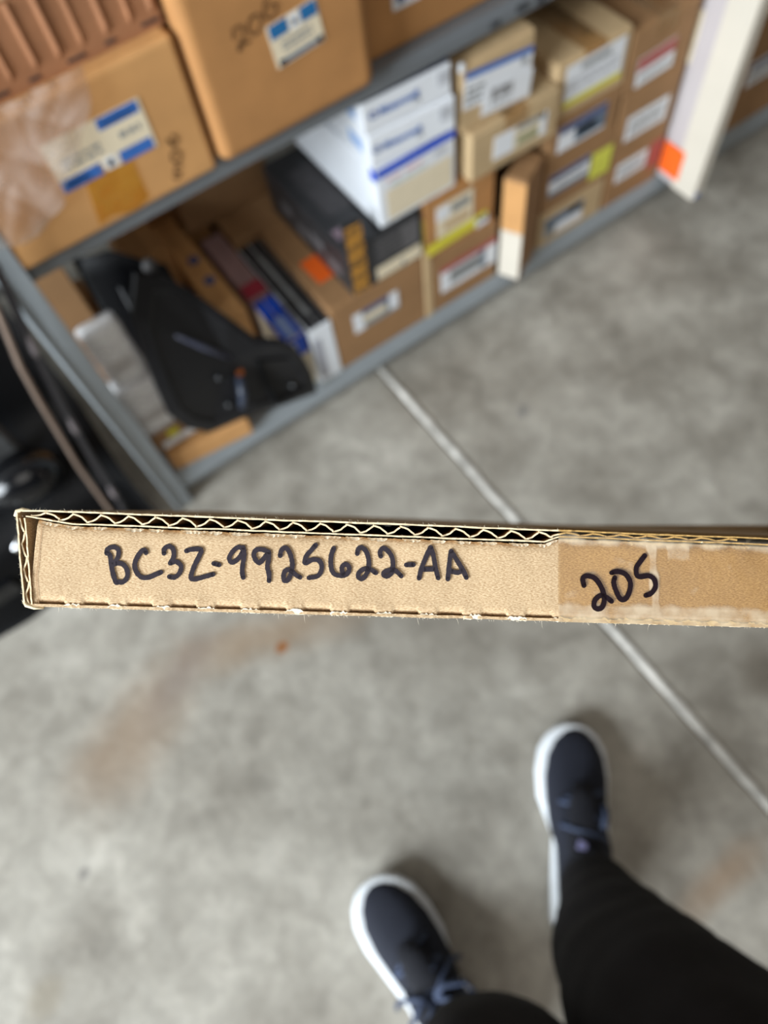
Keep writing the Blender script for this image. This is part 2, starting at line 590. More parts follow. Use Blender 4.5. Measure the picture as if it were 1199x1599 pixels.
class Carton:
    def __init__(self, label, x0, x1, y0, y1, z0, z1, m, rz=0, bev=0.003, seg=2, group=None, name='carton', flaps=True, flapm=None, puff=0.0):
        self.cx, self.y0, self.z0 = (x0 + x1) / 2, y0, z0
        self.w, self.d, self.h = x1 - x0, y1 - y0, z1 - z0
        self.root = thing(name, label, 'box', (self.cx, y0, z0), rz, group)
        w, d, h = self.w, self.d, self.h
        ft = 0.0022 if flaps else 0
        b = bmesh.new()
        add_box(b, -w / 2, w / 2, 0, d, 0, h - ft, bev, seg)
        if puff:
            bmesh.ops.subdivide_edges(b, edges=[e for e in b.edges if e.calc_length() > 0.04], cuts=5, use_grid_fill=True)
            for v in b.verts:
                u, t, s = v.co.x / w * 2, v.co.y / d * 2 - 1, v.co.z / (h - ft) * 2 - 1
                k = puff * (1 + 0.5 * noise.noise(v.co * 12))
                if abs(t + 1) < 0.05:
                    v.co.y -= k * max(0, (1 - u * u)) * max(0, (1 - s * s))
                if abs(abs(u) - 1) < 0.08:
                    v.co.x += math.copysign(k, u) * max(0, 1 - t * t) * max(0, 1 - s * s)
        self.body = obj('body', b, m, self.root)
        if flaps:
            fm = flapm or m
            g = 0.001
            obj('top_flap', nbox(-w / 2 + bev, -g, bev, d - bev, h - ft, h, 0.0006, 1), fm, self.root)
            obj('top_flap', nbox(g, w / 2 - bev, bev, d - bev, h - ft, h, 0.0006, 1), fm, self.root)

    def tape(self, m=None, wd=0.045, drop=0.03):
        w2 = min(wd, self.w * 0.5) / 2
        b = nbox(-w2, w2, -0.0003, self.d, self.h, self.h + 0.0003)
        add_box(b, -w2, w2, -0.0004, -0.0001, self.h - drop, self.h + 0.0003)
        obj('tape', b, m or CLEARTAPE, self.root)
        return self

    def label(self, x0, x1, z0, z1, m=None, rot=0.0, prints=(), y=0.0, name='label'):
        """a label stuck on the front; x, z in scene coordinates; prints in label units"""
        a, bb, c, d = x0 - self.cx, x1 - self.cx, z0 - self.z0, z1 - self.z0
        yy = y - 0.0004
        L = plate(self.root, name, a, bb, c, d, m or PAPER, yy, rot)
        piv = ((a + bb) / 2, (c + d) / 2)
        for u0, v0, u1, v1, pm in prints:
            plate(L, 'print', a + (bb - a) * u0, a + (bb - a) * u1, c + (d - c) * v0, c + (d - c) * v1, pm, yy - 0.0006, rot, piv, 0.0003)
        return L

    def top_sticker(self, x0, x1, y0, y1, m, name='sticker', rot=0.0):
        b = nbox(x0 - self.cx, x1 - self.cx, y0 - self.y0, y1 - self.y0, self.h, self.h + 0.0006)
        if rot:
            bmesh.ops.rotate(b, verts=b.verts, cent=((x0 + x1) / 2 - self.cx, (y0 + y1) / 2 - self.y0, 0), matrix=Matrix.Rotation(rot, 3, 'Z'))
        return obj(name, b, m, self.root)

    def strokes(self, name, lines, wd, m, y=0.0):
        b = bmesh.new()
        for i, ln in enumerate(lines):
            yy = y - 0.0011 - 0.00006 * i
            add_stroke(b, ln, wd, lambda u, v: (u - self.cx, yy, v - self.z0), seed=i)
        return obj(name, b, m, self.root)


def textlines(n, u0, u1, v0, v1, m, seed=1):
    """rows of small print as short bars"""
    r = random.Random(seed)
    out = []
    for i in range(n):
        va = v0 + (v1 - v0) * (i + 0.2) / n
        vb = v0 + (v1 - v0) * (i + 0.75) / n
        u = u0
        while u < u1 - 0.03:
            k = min(u1, u + r.uniform(0.05, 0.16))
            out.append((u, va, k, vb, m))
            u = k + 0.025
    return out


def barcode(u0, u1, v0, v1, m, n=9, seed=2):
    r = random.Random(seed)
    s = (u1 - u0) / n
    return [(u0 + s * i, v0, u0 + s * (i + r.uniform(0.3, 0.75)), v1, m) for i in range(n)]


BK = 1.12   # how far the cartons reach back
# ---- upper deck
A = Carton('big kraft carton with blue and white label under clear film, end of upper shelf', -0.036, 0.226, 0.776, 1.16, UZ, 0.757, KRAFT, bev=0.007, seg=3)
A.label(0.050, 0.166, 0.656, 0.714, CREAM, prints=[(0.0, 0.0, 0.42, 0.24, BLUE), (0.62, 0.0, 0.97, 0.24, BLUE), (0.46, 0.02, 0.58, 0.26, PAPER), (0.49, 0.06, 0.55, 0.2, SLATE),
                                                     (0.55, 0.76, 0.97, 0.98, BLUE), (0.60, 0.82, 0.92, 0.86, SLATE), (0.04, 0.06, 0.3, 0.10, SLATE), (0.04, 0.14, 0.26, 0.18, SLATE)]
        + textlines(2, 0.1, 0.5, 0.36, 0.62, GREYP, 3) + textlines(1, 0.7, 0.92, 0.42, 0.62, GREYP, 4))
A.strokes('handwriting', [[(0.186, 0.659), (0.190, 0.653), (0.186, 0.647), (0.180, 0.652), (0.179, 0.657), (0.183, 0.646)],
                          [(0.184, 0.640), (0.178, 0.640), (0.175, 0.633), (0.179, 0.626), (0.186, 0.629), (0.186, 0.637), (0.182, 0.641)],
                          [(0.182, 0.620), (0.177, 0.622), (0.172, 0.617), (0.178, 0.612), (0.172, 0.607), (0.169, 0.612)]], 0.0028, INKB, 0.0)
b = bmesh.new()
G_ = [[None] * 9 for _ in range(9)]
for i in range(9):
    for k in range(9):
        u, v = i / 8, k / 8
        x = (0.066 + 0.066 * u) * (1 - v) + (0.076 + 0.056 * u) * v
        z = 0.601 + 0.062 * v + 0.004 * math.sin(7 * u)
        G_[i][k] = b.verts.new((x - A.cx, -0.0008 - 0.0014 * abs(noise.noise(Vector((x * 90, z * 90, 1)))), z - A.z0))
for i in range(8):
    for k in range(8):
        b.faces.new((G_[i][k], G_[i + 1][k], G_[i + 1][k + 1], G_[i][k + 1]))
obj('amber_tape', b, AMBER, A.root, True)

B = Carton('kraft carton marked 206 with teal and cream label, overhanging the upper shelf', 0.231, 0.458, 0.770, 1.14, UZ, 0.865, KRAFT2, bev=0.016, seg=6)
B.label(0.326, 0.392, 0.676, 0.724, CREAM, rot=math.radians(5), prints=[(0.04, 0.66, 0.40, 0.98, BLUE2), (0.66, 0.66, 0.98, 0.98, BLUE2), (0.44, 0.64, 0.62, 0.96, PAPER), (0.49, 0.72, 0.57, 0.86, SLATE),
                                                                         (0.06, 0.03, 0.97, 0.15, SLATE), (0.06, 0.02, 0.2, 0.16, BLUE2), (0.85, 0.02, 0.97, 0.16, BLUE2)]
        + textlines(2, 0.2, 0.8, 0.28, 0.56, GREYP, 6))
B.strokes('handwriting', [[(0.286, 0.727), (0.288, 0.735), (0.296, 0.735), (0.298, 0.728), (0.292, 0.716), (0.288, 0.712), (0.290, 0.719), (0.302, 0.716)],
                          [(0.312, 0.738), (0.305, 0.732), (0.307, 0.722), (0.315, 0.721), (0.321, 0.730), (0.318, 0.738), (0.311, 0.738)],
                          [(0.338, 0.752), (0.330, 0.746), (0.326, 0.735), (0.332, 0.728), (0.341, 0.732), (0.341, 0.740), (0.333, 0.739)]], 0.0030, INKB, 0.0)
Dk = Carton('dark kraft carton behind the 206 carton with white label', 0.47, 0.84, 0.814, 1.2, UZ, 0.80, KRAFT2, bev=0.004)
Dk.label(0.517, 0.560, 0.640, 0.70, PAPER, prints=[(0.15, 0.1, 0.45, 0.35, NAVY), (0.55, 0.15, 0.9, 0.3, GREYP)])
# ribbed carton on top of the big carton
R_ = thing('ribbed_carton', 'reddish ribbed cardboard carton lying on the big kraft carton', 'box', (0.06, 0.792, 0.7575))
b = bmesh.new()
nx = 120
x0, x1, h0 = -0.088, 0.165, 0.075
top, bot, bk = [], [], []
for i in range(nx + 1):
    x = x0 + (x1 - x0) * i / nx
    ph = ((x - x0) / 0.026) % 1.0
    rib = max(0, math.cos((ph - 0.5 + 0.15 * noise.noise(Vector((x * 20, 1, 1)))) * 2 * PI)) ** 6
    yy = -0.0032 * rib * (1 + 0.5 * noise.noise(Vector((x * 30, 4, 1))))
    bot.append((x, 0, 0.014))
    top.append((x, yy))
vb0 = [b.verts.new((x0 + (x1 - x0) * i / nx, 0, 0)) for i in range(nx + 1)]
vb1 = [b.verts.new((x0 + (x1 - x0) * i / nx, 0.0, 0.013)) for i in range(nx + 1)]
vm = [b.verts.new((top[i][0], top[i][1], 0.022)) for i in range(nx + 1)]
vt = [b.verts.new((top[i][0], top[i][1], h0)) for i in range(nx + 1)]
vk = [b.verts.new((top[i][0], 0.3, h0)) for i in range(nx + 1)]
vk0 = [b.verts.new((top[i][0], 0.3, 0)) for i in range(nx + 1)]
for r0, r1 in ((vb0, vb1), (vb1, vm), (vm, vt), (vt, vk), (vk, vk0), (vk0, vb0)):
    for i in range(nx):
        b.faces.new((r0[i], r0[i + 1], r1[i + 1], r1[i]))
for e in (0, nx):
    b.faces.new((vb0[e], vb1[e], vm[e], vt[e], vk[e], vk0[e]))
obj('body', fix(b), RIBBED, R_, False)
b = bmesh.new()
for i in range(6):
    xx = x0 + 0.02 + i * 0.042
    add_box(b, xx, xx + 0.012 + 0.008 * (i % 2), -0.0012, 0, 0.006, 0.009)
obj('slot_mark', b, mat('dark_slot', (70, 52, 48), 0.8), R_)
obj('lid', nbox(x0 + 0.005, x1 - 0.01, 0.004, 0.295, h0, h0 + 0.004, 0.001, 1), TAN, R_)

# clear film hanging over the label
b = bmesh.new()
FW, FH = 26, 30
gr = []
for i in range(FW + 1):
    row = []
    for k in range(FH + 1):
        u, v = i / FW, k / FH
        x = -0.05 + (0.175 - 0.075 * v + 0.012 * math.sin(5 * v)) * u + 0.004 * v
        z = 0.772 - v * (0.115 + 0.022 * math.sin(2.5 * u + 0.5))
        dy = 0.010 * abs(noise.noise(Vector((x * 16 + z * 9, z * 10, 3)))) + 0.005 * abs(noise.noise(Vector((x * 34 - z * 20, z * 22, 8))))
        row.append(b.verts.new((x, 0.7705 - 0.004 * (1 - v) - abs(dy), z)))
    gr.append(row)
for i in range(FW):
    for k in range(FH):
        b.faces.new((gr[i][k], gr[i + 1][k], gr[i + 1][k + 1], gr[i][k + 1]))
for v in b.verts:
    v.co -= Vector((0.02, 0.768, 0.65))
fm = obj('plastic_film', b, FILM)
fm.location = (0.02, 0.768, 0.65)
tag(fm, 'crumpled clear plastic film hanging over the big kraft carton', 'plastic film')

# ---- lower deck, from the right end leftwards
E_ = Carton('brown carton at the far right beyond the white upright carton', 1.275, 1.49, 0.786, BK, DZ, 0.305, BROWN)
E_.label(1.305, 1.40, 0.180, 0.232, PAPER, prints=[(0.05, 0.7, 0.9, 0.9, NAVY)] + textlines(2, 0.1, 0.9, 0.15, 0.6, GREYP, 8)); E_.tape()
E2 = Carton('tan carton stacked on the brown carton at far right', 1.28, 1.47, 0.80, BK, 0.306, 0.45, TAN2)
E2.label(1.30, 1.38, 0.34, 0.40, PAPER, prints=textlines(3, 0.1, 0.9, 0.1, 0.9, GREYP, 9)); E2.tape()

# white upright carton sticking out in front
W = thing('upright_carton', 'tall narrow white carton standing upright, orange sticker near its foot', 'box', (1.122, 0.690, DZ))
HW = 0.46
ob = obj('body', nbox(-0.012, 0.012, 0.008, 0.40, 0, HW, 0.003, 2), LILAC, W)
obj('side_flap', nbox(-0.0145, -0.012, 0.002, 0.058, 0.0, HW, 0.001, 1), CREAMW, W)
obj('front_panel', nbox(-0.0135, 0.0125, 0.0, 0.006, 0.001, HW - 0.002, 0.0015, 2), CREAMW, W)
obj('tuck_tab', nbox(-0.0150, -0.012, 0.094, 0.112, 0.235, 0.325, 0.001, 1), CREAM, W)
obj('orange_sticker', nbox(-0.0152, -0.0146, 0.046, 0.098, 0.018, 0.083), ORANGE, W)
obj('blue_mark', nbox(-0.008, 0.004, -0.0006, 0.0, 0.002, 0.012), BLUE, W)

# column B
B3 = Carton('brown carton with small white label, lowest of the stack beside the white upright carton', 0.958, 1.099, 0.786, BK, DZ, 0.197, BROWN)
B3.label(0.978, 1.056, 0.138, 0.179, PAPER, prints=textlines(2, 0.08, 0.9, 0.2, 0.8, GREYP, 11)); B3.label(1.062, 1.096, 0.125, 0.185, RED)
B2 = Carton('kraft carton with plain white label, middle of the stack beside the white upright carton', 0.955, 1.097, 0.785, BK, 0.198, 0.331, BROWN)
B2.label(0.977, 1.077, 0.231, 0.280, PAPER, prints=textlines(3, 0.08, 0.9, 0.15, 0.85, GREYP, 12))
B1 = Carton('kraft carton with red and white label, top of the stack beside the white upright carton', 0.948, 1.095, 0.785, BK, 0.332, 0.445, BROWN)
B1.label(0.972, 1.056, 0.340, 0.392, PAPER, rot=0.06, prints=[(0.0, 0.55, 1.0, 0.98, RED)] + textlines(1, 0.1, 0.9, 0.15, 0.4, GREYP, 13)); B1.tape()

# column A
A4 = Carton('brown carton with faint grey label, lowest of the four-carton stack', 0.790, 0.950, 0.786, BK, DZ, 0.170, TAN2)
A4.label(0.803, 0.900, 0.104, 0.150, PAPER, prints=[(0.0, 0.5, 1.0, 1.0, SLATE), (0.62, 0.6, 0.95, 0.95, NAVY), (0.0, 0.0, 0.3, 0.6, GREYP)])
A3 = Carton('brown carton with yellow sticker and blue-edged label, third down in four-carton stack', 0.788, 0.952, 0.785, BK, 0.171, 0.275, BROWN)
A3.label(0.800, 0.896, 0.206, 0.252, PAPER, prints=[(0.0, 0.72, 1.0, 1.0, NAVY), (0.0, 0.0, 1.0, 0.2, SLATE)] + textlines(1, 0.2, 0.9, 0.35, 0.6, GREYP, 14))
A3.label(0.901, 0.950, 0.188, 0.245, YELLOWB, rot=-0.03, name='yellow_sticker')
A2 = Carton('brown carton with navy-topped label, second down in four-carton stack', 0.788, 0.945, 0.785, BK, 0.276, 0.362, BROWN)
A2.label(0.808, 0.914, 0.296, 0.345, PAPER, prints=[(0.0, 0.7, 1.0, 1.0, NAVY), (0.35, 0.1, 1.0, 0.68, SLATE), (0.4, 0.3, 0.8, 0.6, CREAM)])
A1 = Carton('tan carton with large white label and yellow strip, top of four-carton stack', 0.788, 0.941, 0.785, BK, 0.363, 0.460, TAN)
A1.label(0.807, 0.929, 0.385, 0.450, PAPER, prints=[(0.0, -0.08, 1.0, 0.09, YELLOW), (0.25, 0.75, 0.75, 0.9, GREYP)] + textlines(2, 0.08, 0.9, 0.3, 0.65, mat('pale_grey_print', (186, 188, 194), 0.6), 15)); A1.tape()

for q in (A1, A2, A3, A4):
    q.root['group'] = 'cartons in the four-carton stack'
for q in (B1, B2, B3):
    q.root['group'] = 'cartons stacked beside the white upright carton'

# standing narrow carton, turned
SN = Carton('narrow tan carton standing on end, turned, white lower half on its side', -0.0375, 0.0375, 0, 0.043, DZ, 0.312, BROWN, bev=0.002, flaps=True)
SN.root.rotation_euler = (0, 0, math.radians(27.5))
c_, s_ = math.cos(math.radians(27.5)), math.sin(math.radians(27.5))
SN.root.location = (0.714 + 0.0375 * c_, 0.749 + 0.0375 * s_, DZ)
obj('lit_side_panel', nbox(-0.0381, -0.0375, 0.001, 0.042, 0.115, 0.222), KRAFT, SN.root)  # paler board puts the light on this side into the colour
obj('white_side_label', nbox(-0.0383, -0.0375, 0.001, 0.042, 0.003, 0.114), CREAMW, SN.root)

# tan stack
T4 = Carton('brown carton with red-topped white label, below the yellow-banded carton', 0.541, 0.687, 0.788, BK, DZ, 0.228, BROWN)
T4.label(0.558, 0.686, 0.126, 0.186, PAPER, rot=0.0, prints=[(0.0, 0.82, 1.0, 1.05, RED), (0.16, 0.2, 0.72, 0.75, GREYP), (0.7, 0.5, 0.8, 0.8, SLATE), (0.72, 0.1, 0.82, 0.4, SLATE)])
obj('lit_side_strip', nbox(-0.0740, -0.0732, 0.002, 0.02, 0.003, 0.135), CREAM, T4.root)  # cream strip imitates doorway light on the carton's left side
T3 = Carton('orange-brown carton with a yellow band around its lower edge', 0.530, 0.676, 0.788, BK, 0.229, 0.352, KRAFT2)
T3.label(0.553, 0.630, 0.262, 0.328, CREAM, prints=[(0.0, 0.55, 0.35, 0.95, PAPER), (0.4, 0.6, 0.9, 0.85, GREYP), (0.2, 0.15, 0.9, 0.4, TAN)])
T3.label(0.531, 0.660, 0.240, 0.262, YELLOW, rot=0.05, name='yellow_band', y=-0.0012)
T3.label(0.635, 0.662, 0.238, 0.256, PAPER, name='small_sticker', y=-0.0024, prints=[(0.1, 0.6, 0.9, 1.0, NAVY)])
obj('yellow_band_side', nbox(-0.0738, -0.073, 0.002, 0.04, 0.01, 0.085), YELLOW, T3.root)
T2 = Carton('grey-tan carton with pale olive label, under the barcode carton', 0.612, 0.786, 0.772, BK, 0.353, 0.437, TAN2)
T2.label(0.655, 0.762, 0.372, 0.412, CREAM, rot=-0.04, prints=[(0.0, 0.0, 0.38, 1.0, PAPER), (0.42, 0.75, 0.95, 1.0, GREYP), (0.45, 0.1, 0.85, 0.5, mat('olive_print', (150, 148, 112), 0.6)), (0.88, 0.0, 1.0, 1.0, PAPER)]); T2.tape()
T1 = Carton('tan carton with big white barcode label, topmost beside the white boxes', 0.602, 0.736, 0.786, BK, 0.438, 0.542, TAN)
T1.label(0.607, 0.731, 0.470, 0.522, PAPER, rot=-0.10, prints=[(0.0, 0.86, 1.0, 1.05, BLUE), (0.84, 0.60, 0.93, 0.8, GREYP)] + textlines(3, 0.04, 0.3, 0.1, 0.65, GREYP, 17))
T1.label(0.640, 0.733, 0.447, 0.490, PAPER, rot=-0.10, y=-0.0015, prints=barcode(0.18, 0.62, 0.45, 0.85, DKGREYP) + textlines(1, 0.2, 0.6, 0.2, 0.36, GREYP, 18))
obj('lifted_tape_corner', nbox(-0.0675, -0.060, -0.001, 0.006, 0.096, 0.108, 0.001, 1), PAPER, T1.root)
SL = Carton('slim tan carton wedged between two brown cartons', 0.5225, 0.5385, 0.787, 1.05, DZ, 0.246, TAN, bev=0.002)

# white boxes
WB = []
for z0, z1, xa, xb, ya, lab in ((0.353, 0.458, 0.447, 0.592, 0.786, 'white box with blue rim and cream panel, lowest of three white boxes'),
                                (0.459, 0.513, 0.445, 0.589, 0.787, 'white box with blue lettering, middle of three white boxes'),
                                (0.514, 0.562, 0.441, 0.585, 0.788, 'white box with blue lettering and a painted shade strip, top of three white boxes')):
    up = z0 > 0.4
    WB.append(Carton(lab, xa, xb, ya, 0.955 if up else 1.045, z0, z1, WHITE, bev=0.0025, flaps=True, name='white_parts_box', group='stacked white parts boxes'))
for q in WB[1:]:                                      # the two upper ones sit slightly turned
    an = math.radians(-4 if q is WB[1] else -3)
    q.root.rotation_euler = (0, 0, an)
    q.root.location.x = q.cx - q.w / 2 + q.w / 2 * math.cos(an)
    q.root.location.y = q.y0 + 0.004 + q.w / 2 * math.sin(an)
q = WB[0]
q.label(0.449, 0.591, 0.443, 0.4575, ROYAL, name='blue_rim')
obj('blue_rim_side', nbox(-0.0731, -0.0725, 0.0, 0.014, 0.085, 0.104), ROYAL, q.root)
q.label(0.462, 0.583, 0.362, 0.415, CREAM, name='cream_panel')
q.label(0.458, 0.588, 0.417, 0.441, PAPER, name='label', prints=textlines(1, 0.05, 0.25, 0.55, 0.85, mat('pink_print', (226, 170, 180), 0.6), 21) + textlines(1, 0.32, 0.55, 0.5, 0.85, MATS['pink_print'], 22)
        + textlines(1, 0.1, 0.6, 0.1, 0.35, mat('pale_green_print', (176, 192, 178), 0.6), 23) + [(0.72, 0.4, 0.9, 0.8, MATS['pale_grey_print'])])


def lettering(c, x, z, size, m, body='Motorcraft'):
    cu = bpy.data.curves.new('lettering', 'FONT')
    cu.body = body
    cu.size = size
    cu.shear = 0.25
    cu.extrude = 0.0002
    cu.offset = 0.0004
    t = bpy.data.objects.new('lettering_tmp', cu)
    C.objects.link(t)
    dg = bpy.context.evaluated_depsgraph_get()
    me = bpy.data.meshes.new_from_object(t.evaluated_get(dg))
    bpy.data.objects.remove(t, do_unlink=True)
    me.materials.clear()
    me.materials.append(m)
    o = bpy.data.objects.new('lettering', me)
    C.objects.link(o)
    o.parent = c.root
    o.rotation_euler = (PI / 2, 0, 0)
    o.location = (x - c.cx, -0.0008, z - c.z0)
    return o


for q in WB[1:]:
    zc = q.z0 + q.h * 0.45
    lettering(q, 0.466, zc, 0.0145, BLUE)
    b = bmesh.new()
    for k in range(2):
        add_stroke(b, [(0.4575 + 0.0055 * math.cos(t / 12 * 2 * PI), zc + 0.005 + 0.004 * math.sin(t / 12 * 2 * PI)) for t in range(13)], 0.0028, lambda u, v: (u - q.cx, -0.001, v - q.z0), seed=4)
    obj('emblem', b, BLUE, q.root)
    q.label(0.562, 0.580, q.z0 + q.h * 0.42, q.z0 + q.h * 0.8, MATS['pale_grey_print'], name='small_print', rot=0.0)
    b = bmesh.new()
    add_stroke(b, [(0.523, q.z0 + q.h * 0.3), (0.528, q.z0 + q.h * 0.42), (0.532, q.z0 + q.h * 0.3)], 0.002, lambda u, v: (u - q.cx, -0.001, v - q.z0))
    obj('small_mark', b, GREYP, q.root)
    obj('blue_side_print', nbox(-q.w / 2 - 0.0005, -q.w / 2, 0.02, 0.06, q.h * 0.3, q.h * 0.65), mat('pale_blue_print', (150, 180, 224), 0.5), q.root)
obj('top_shade_strip', nbox(-0.070, 0.070, 0.0005, 0.03, 0.0480, 0.0492), mat('shade_strip_navy', (34, 38, 58), 0.6), WB[2].root)  # dark strip stands in for the shade under the upper shelf

# black box with orange vertical lettering
K = Carton('black printed box with orange vertical lettering under the white boxes', 0.378, 0.522, 0.787, 1.05, 0.247, 0.345, BLACKB, bev=0.002, flaps=True)
K.label(0.428, 0.519, 0.252, 0.278, CREAM, name='label', prints=[(0.55, 0.1, 0.62, 0.5, GREYP)])
K.label(0.432, 0.516, 0.286, 0.335, DKGREYP, name='picture_print', prints=textlines(5, 0.0, 0.6, 0.0, 1.0, BLACKB, 25))
ls = []
r = random.Random(5)
obj('raised_flap', nbox(-0.072, -0.038, 0.0, 0.003, 0.096, 0.152, 0.0006, 1), BLACKB, K.root)
for i in range(18):                                   # stacked characters, read sideways
    z = 0.2525 + i * 0.0077 + (0.003 if i > 7 else 0)
    k = i % 4
    xa, xb = 0.381, 0.410
    if k == 0:
        ls += [[(xa, z), (xb, z)], [(xb, z), (xb - 0.003, z + 0.0045)], [(xa, z), (xa + 0.003, z + 0.0045)]]
    elif k == 1:
        ls += [[(xa, z), (xb, z + 0.0022)], [(xa, z + 0.0045), (xb, z + 0.0022)]]
    elif k == 2:
        ls += [[(xa, z), (xb, z)], [(xa, z + 0.0045), (xb, z + 0.0045)], [((xa + xb) / 2, z), ((xa + xb) / 2, z + 0.0045)]]
    else:
        ls += [[(xa, z), (xb, z)], [(xb, z), (xb, z + 0.0045)]]
K.strokes('orange_lettering', ls, 0.0026, ORANGEB)
b = bmesh.new()
for i in range(4):
    add_box(b, -0.0726, -0.0720, 0.03 + i * 0.05, 0.07 + i * 0.05, 0.02 + 0.012 * (i % 2), 0.045 + 0.012 * (i % 2))
obj('side_print', b, DKGREYP, K.root)
K.top_sticker(0.385, 0.402, 0.815, 0.84, mat('pink_grey_print', (132, 112, 122), 0.6), 'top_print')
K.top_sticker(0.40, 0.50, 0.87, 1.0, mat('dim_grey_print', (64, 62, 64), 0.5, 0.2, 60), 'top_print')

# brown carton with orange sticker
BR = Carton('brown carton with orange sticker on top, below the black box', 0.329, 0.5215, 0.788, 1.03, DZ, 0.2455, BROWN)
BR.top_sticker(0.347, 0.386, 0.850, 0.912, ORANGE, 'orange_sticker', rot=0.05)
BR.label(0.368, 0.464, 0.158, 0.204, GREYP, name='label', prints=[(0.0, 0.0, 0.22, 1.0, PAPER), (0.8, 0.15, 1.0, 1.0, PAPER), (0.2, 0.75, 0.8, 1.0, NAVY), (0.2, 0.35, 0.7, 0.7, CREAM)])

# slim boxes
SB = Carton('slim box with black top and white front, beside the orange-stickered carton', 0.281, 0.327, 0.787, 1.03, DZ, 0.230, WHITE, bev=0.002, flaps=True, flapm=BLACKB)
SB.top_sticker(0.299, 0.307, 0.82, 0.99, GREYP, 'white_line_print')
obj('black_side', nbox(-0.0236, -0.023, 0.003, 0.24, 0.09, 0.142), BLACKB, SB.root)
SB.label(0.285, 0.300, 0.10, 0.20, mat('pale_slate_print', (170, 172, 182), 0.6), name='side_print')
BL = Carton('blue topped small box with white emblem, behind the black plastic part', 0.238, 0.279, 0.797, 0.905, DZ, 0.226, CREAM, bev=0.002, flapm=ROYAL)
BL.label(0.239, 0.278, 0.176, 0.224, ROYAL, name='blue_band')
BL.label(0.242, 0.258, 0.182, 0.215, PAPER, name='emblem', y=-0.0012, rot=0.1)
BL.top_sticker(0.249, 0.268, 0.80, 0.85, mat('white_blue_print', (150, 172, 220), 0.5), 'emblem')
PR = Carton('crimson and grey-pink box behind the blue topped box', 0.236, 0.277, 0.908, 1.09, DZ, 0.232, PINKG, bev=0.002, flapm=PINKG)
PR.top_sticker(0.237, 0.276, 0.910, 0.945, CRIMSON, 'crimson_end')
LB = Carton('long kraft carton with two navy spots on top, deep in the shelf', 0.172, 0.222, 0.885, 1.16, DZ, 0.252, KRAFT, bev=0.003)
for yy in (1.035, 0.975):
    b = bmesh.new()
    add_cyl(b, (0.004, yy - LB.y0, LB.h), (0, 0, 1), 0.0105, 0.0008, 20)
    obj('navy_spot', b, NAVY, LB.root)
RB = Carton('rust-brown carton behind the black plastic part', 0.095, 0.160, 0.99, 1.16, DZ, 0.345, KRAFT2)
DC = Carton('large dim carton at the back of the shelf on brown ones', 0.165, 0.412, 1.165, 1.285, DZ, 0.50, KRAFT2)
DC2 = Carton('dim kraft carton standing behind the long spotted carton', 0.225, 0.405, 1.10, 1.163, 0.2465, 0.47, BROWN)
DS = Carton('plain brown carton propping up the dim kraft carton', 0.279, 0.42, 1.033, 1.163, DZ, 0.2455, BROWN)
TC = Carton('small tan carton standing just inside the steel post', -0.045, 0.004, 0.90, 1.05, DZ + 0.20, 0.485, BROWN, bev=0.002)
TU = Carton('plain kraft carton supporting the small tan carton inside the post', -0.05, 0.02, 0.89, 1.10, DZ, DZ + 0.199, KRAFT2)
NP = thing('plastic_cover', 'navy-black plastic cover standing deep in the shelf corner', 'car part', (0.078, 0.895, DZ))
b = bmesh.new()
rw = []
for i in range(11):
    r2 = []
    for k in range(11):
        u, v = i / 10 - 0.5, k / 10
        wx = 0.155 * (1 - 0.25 * v)
        r2.append(b.verts.new((u * wx + 0.0 * v, -0.03 * math.cos(u * PI) * (1 - 0.3 * v) + 0.02 * v, v * (0.385 - 0.16 * max(0, u + 0.05)))))
    rw.append(r2)
for i in range(10):
    for k in range(10):
        b.faces.new((rw[i][k], rw[i + 1][k], rw[i + 1][k + 1], rw[i][k + 1]))
bmesh.ops.solidify(b, geom=b.faces, thickness=0.004)
obj('shell', fix(b), BLKPL2, NP, True)
b = bmesh.new()
for u in (-0.03, 0.03):
    add_tube(b, [(u, -0.031, 0.03), (u * 0.9, -0.024, 0.17), (u * 0.7, -0.012, 0.33)], 0.004, 6)
obj('rib', b, BLKPL2, NP, True)
b = bmesh.new()
add_cyl(b, (0.03, -0.02, 0.345), (0, -1, 0.5), 0.011, 0.006, 14)
obj('grommet', b, mat('grey_grommet', (72, 70, 70), 0.6), NP, True)

# flat carton, small yellow one and the two bagged boxes at the near corner
FC = Carton('flat pale kraft carton lying at the shelf corner by the post', -0.028, 0.126, 0.782, 0.858, DZ, 0.133, KRAFT, bev=0.005, seg=3)
FC.root.rotation_euler = (0, 0, math.radians(-7))
YB = Carton('small brown carton with yellow dot on the flat kraft carton', -0.035, 0.055, 0.806, 0.875, 0.134, 0.183, BROWN, bev=0.002)
YB.label(-0.005, 0.015, 0.158, 0.176, YELLOW, name='yellow_dot')
YB.label(-0.022, 0.050, 0.137, 0.154, PAPER, name='label')


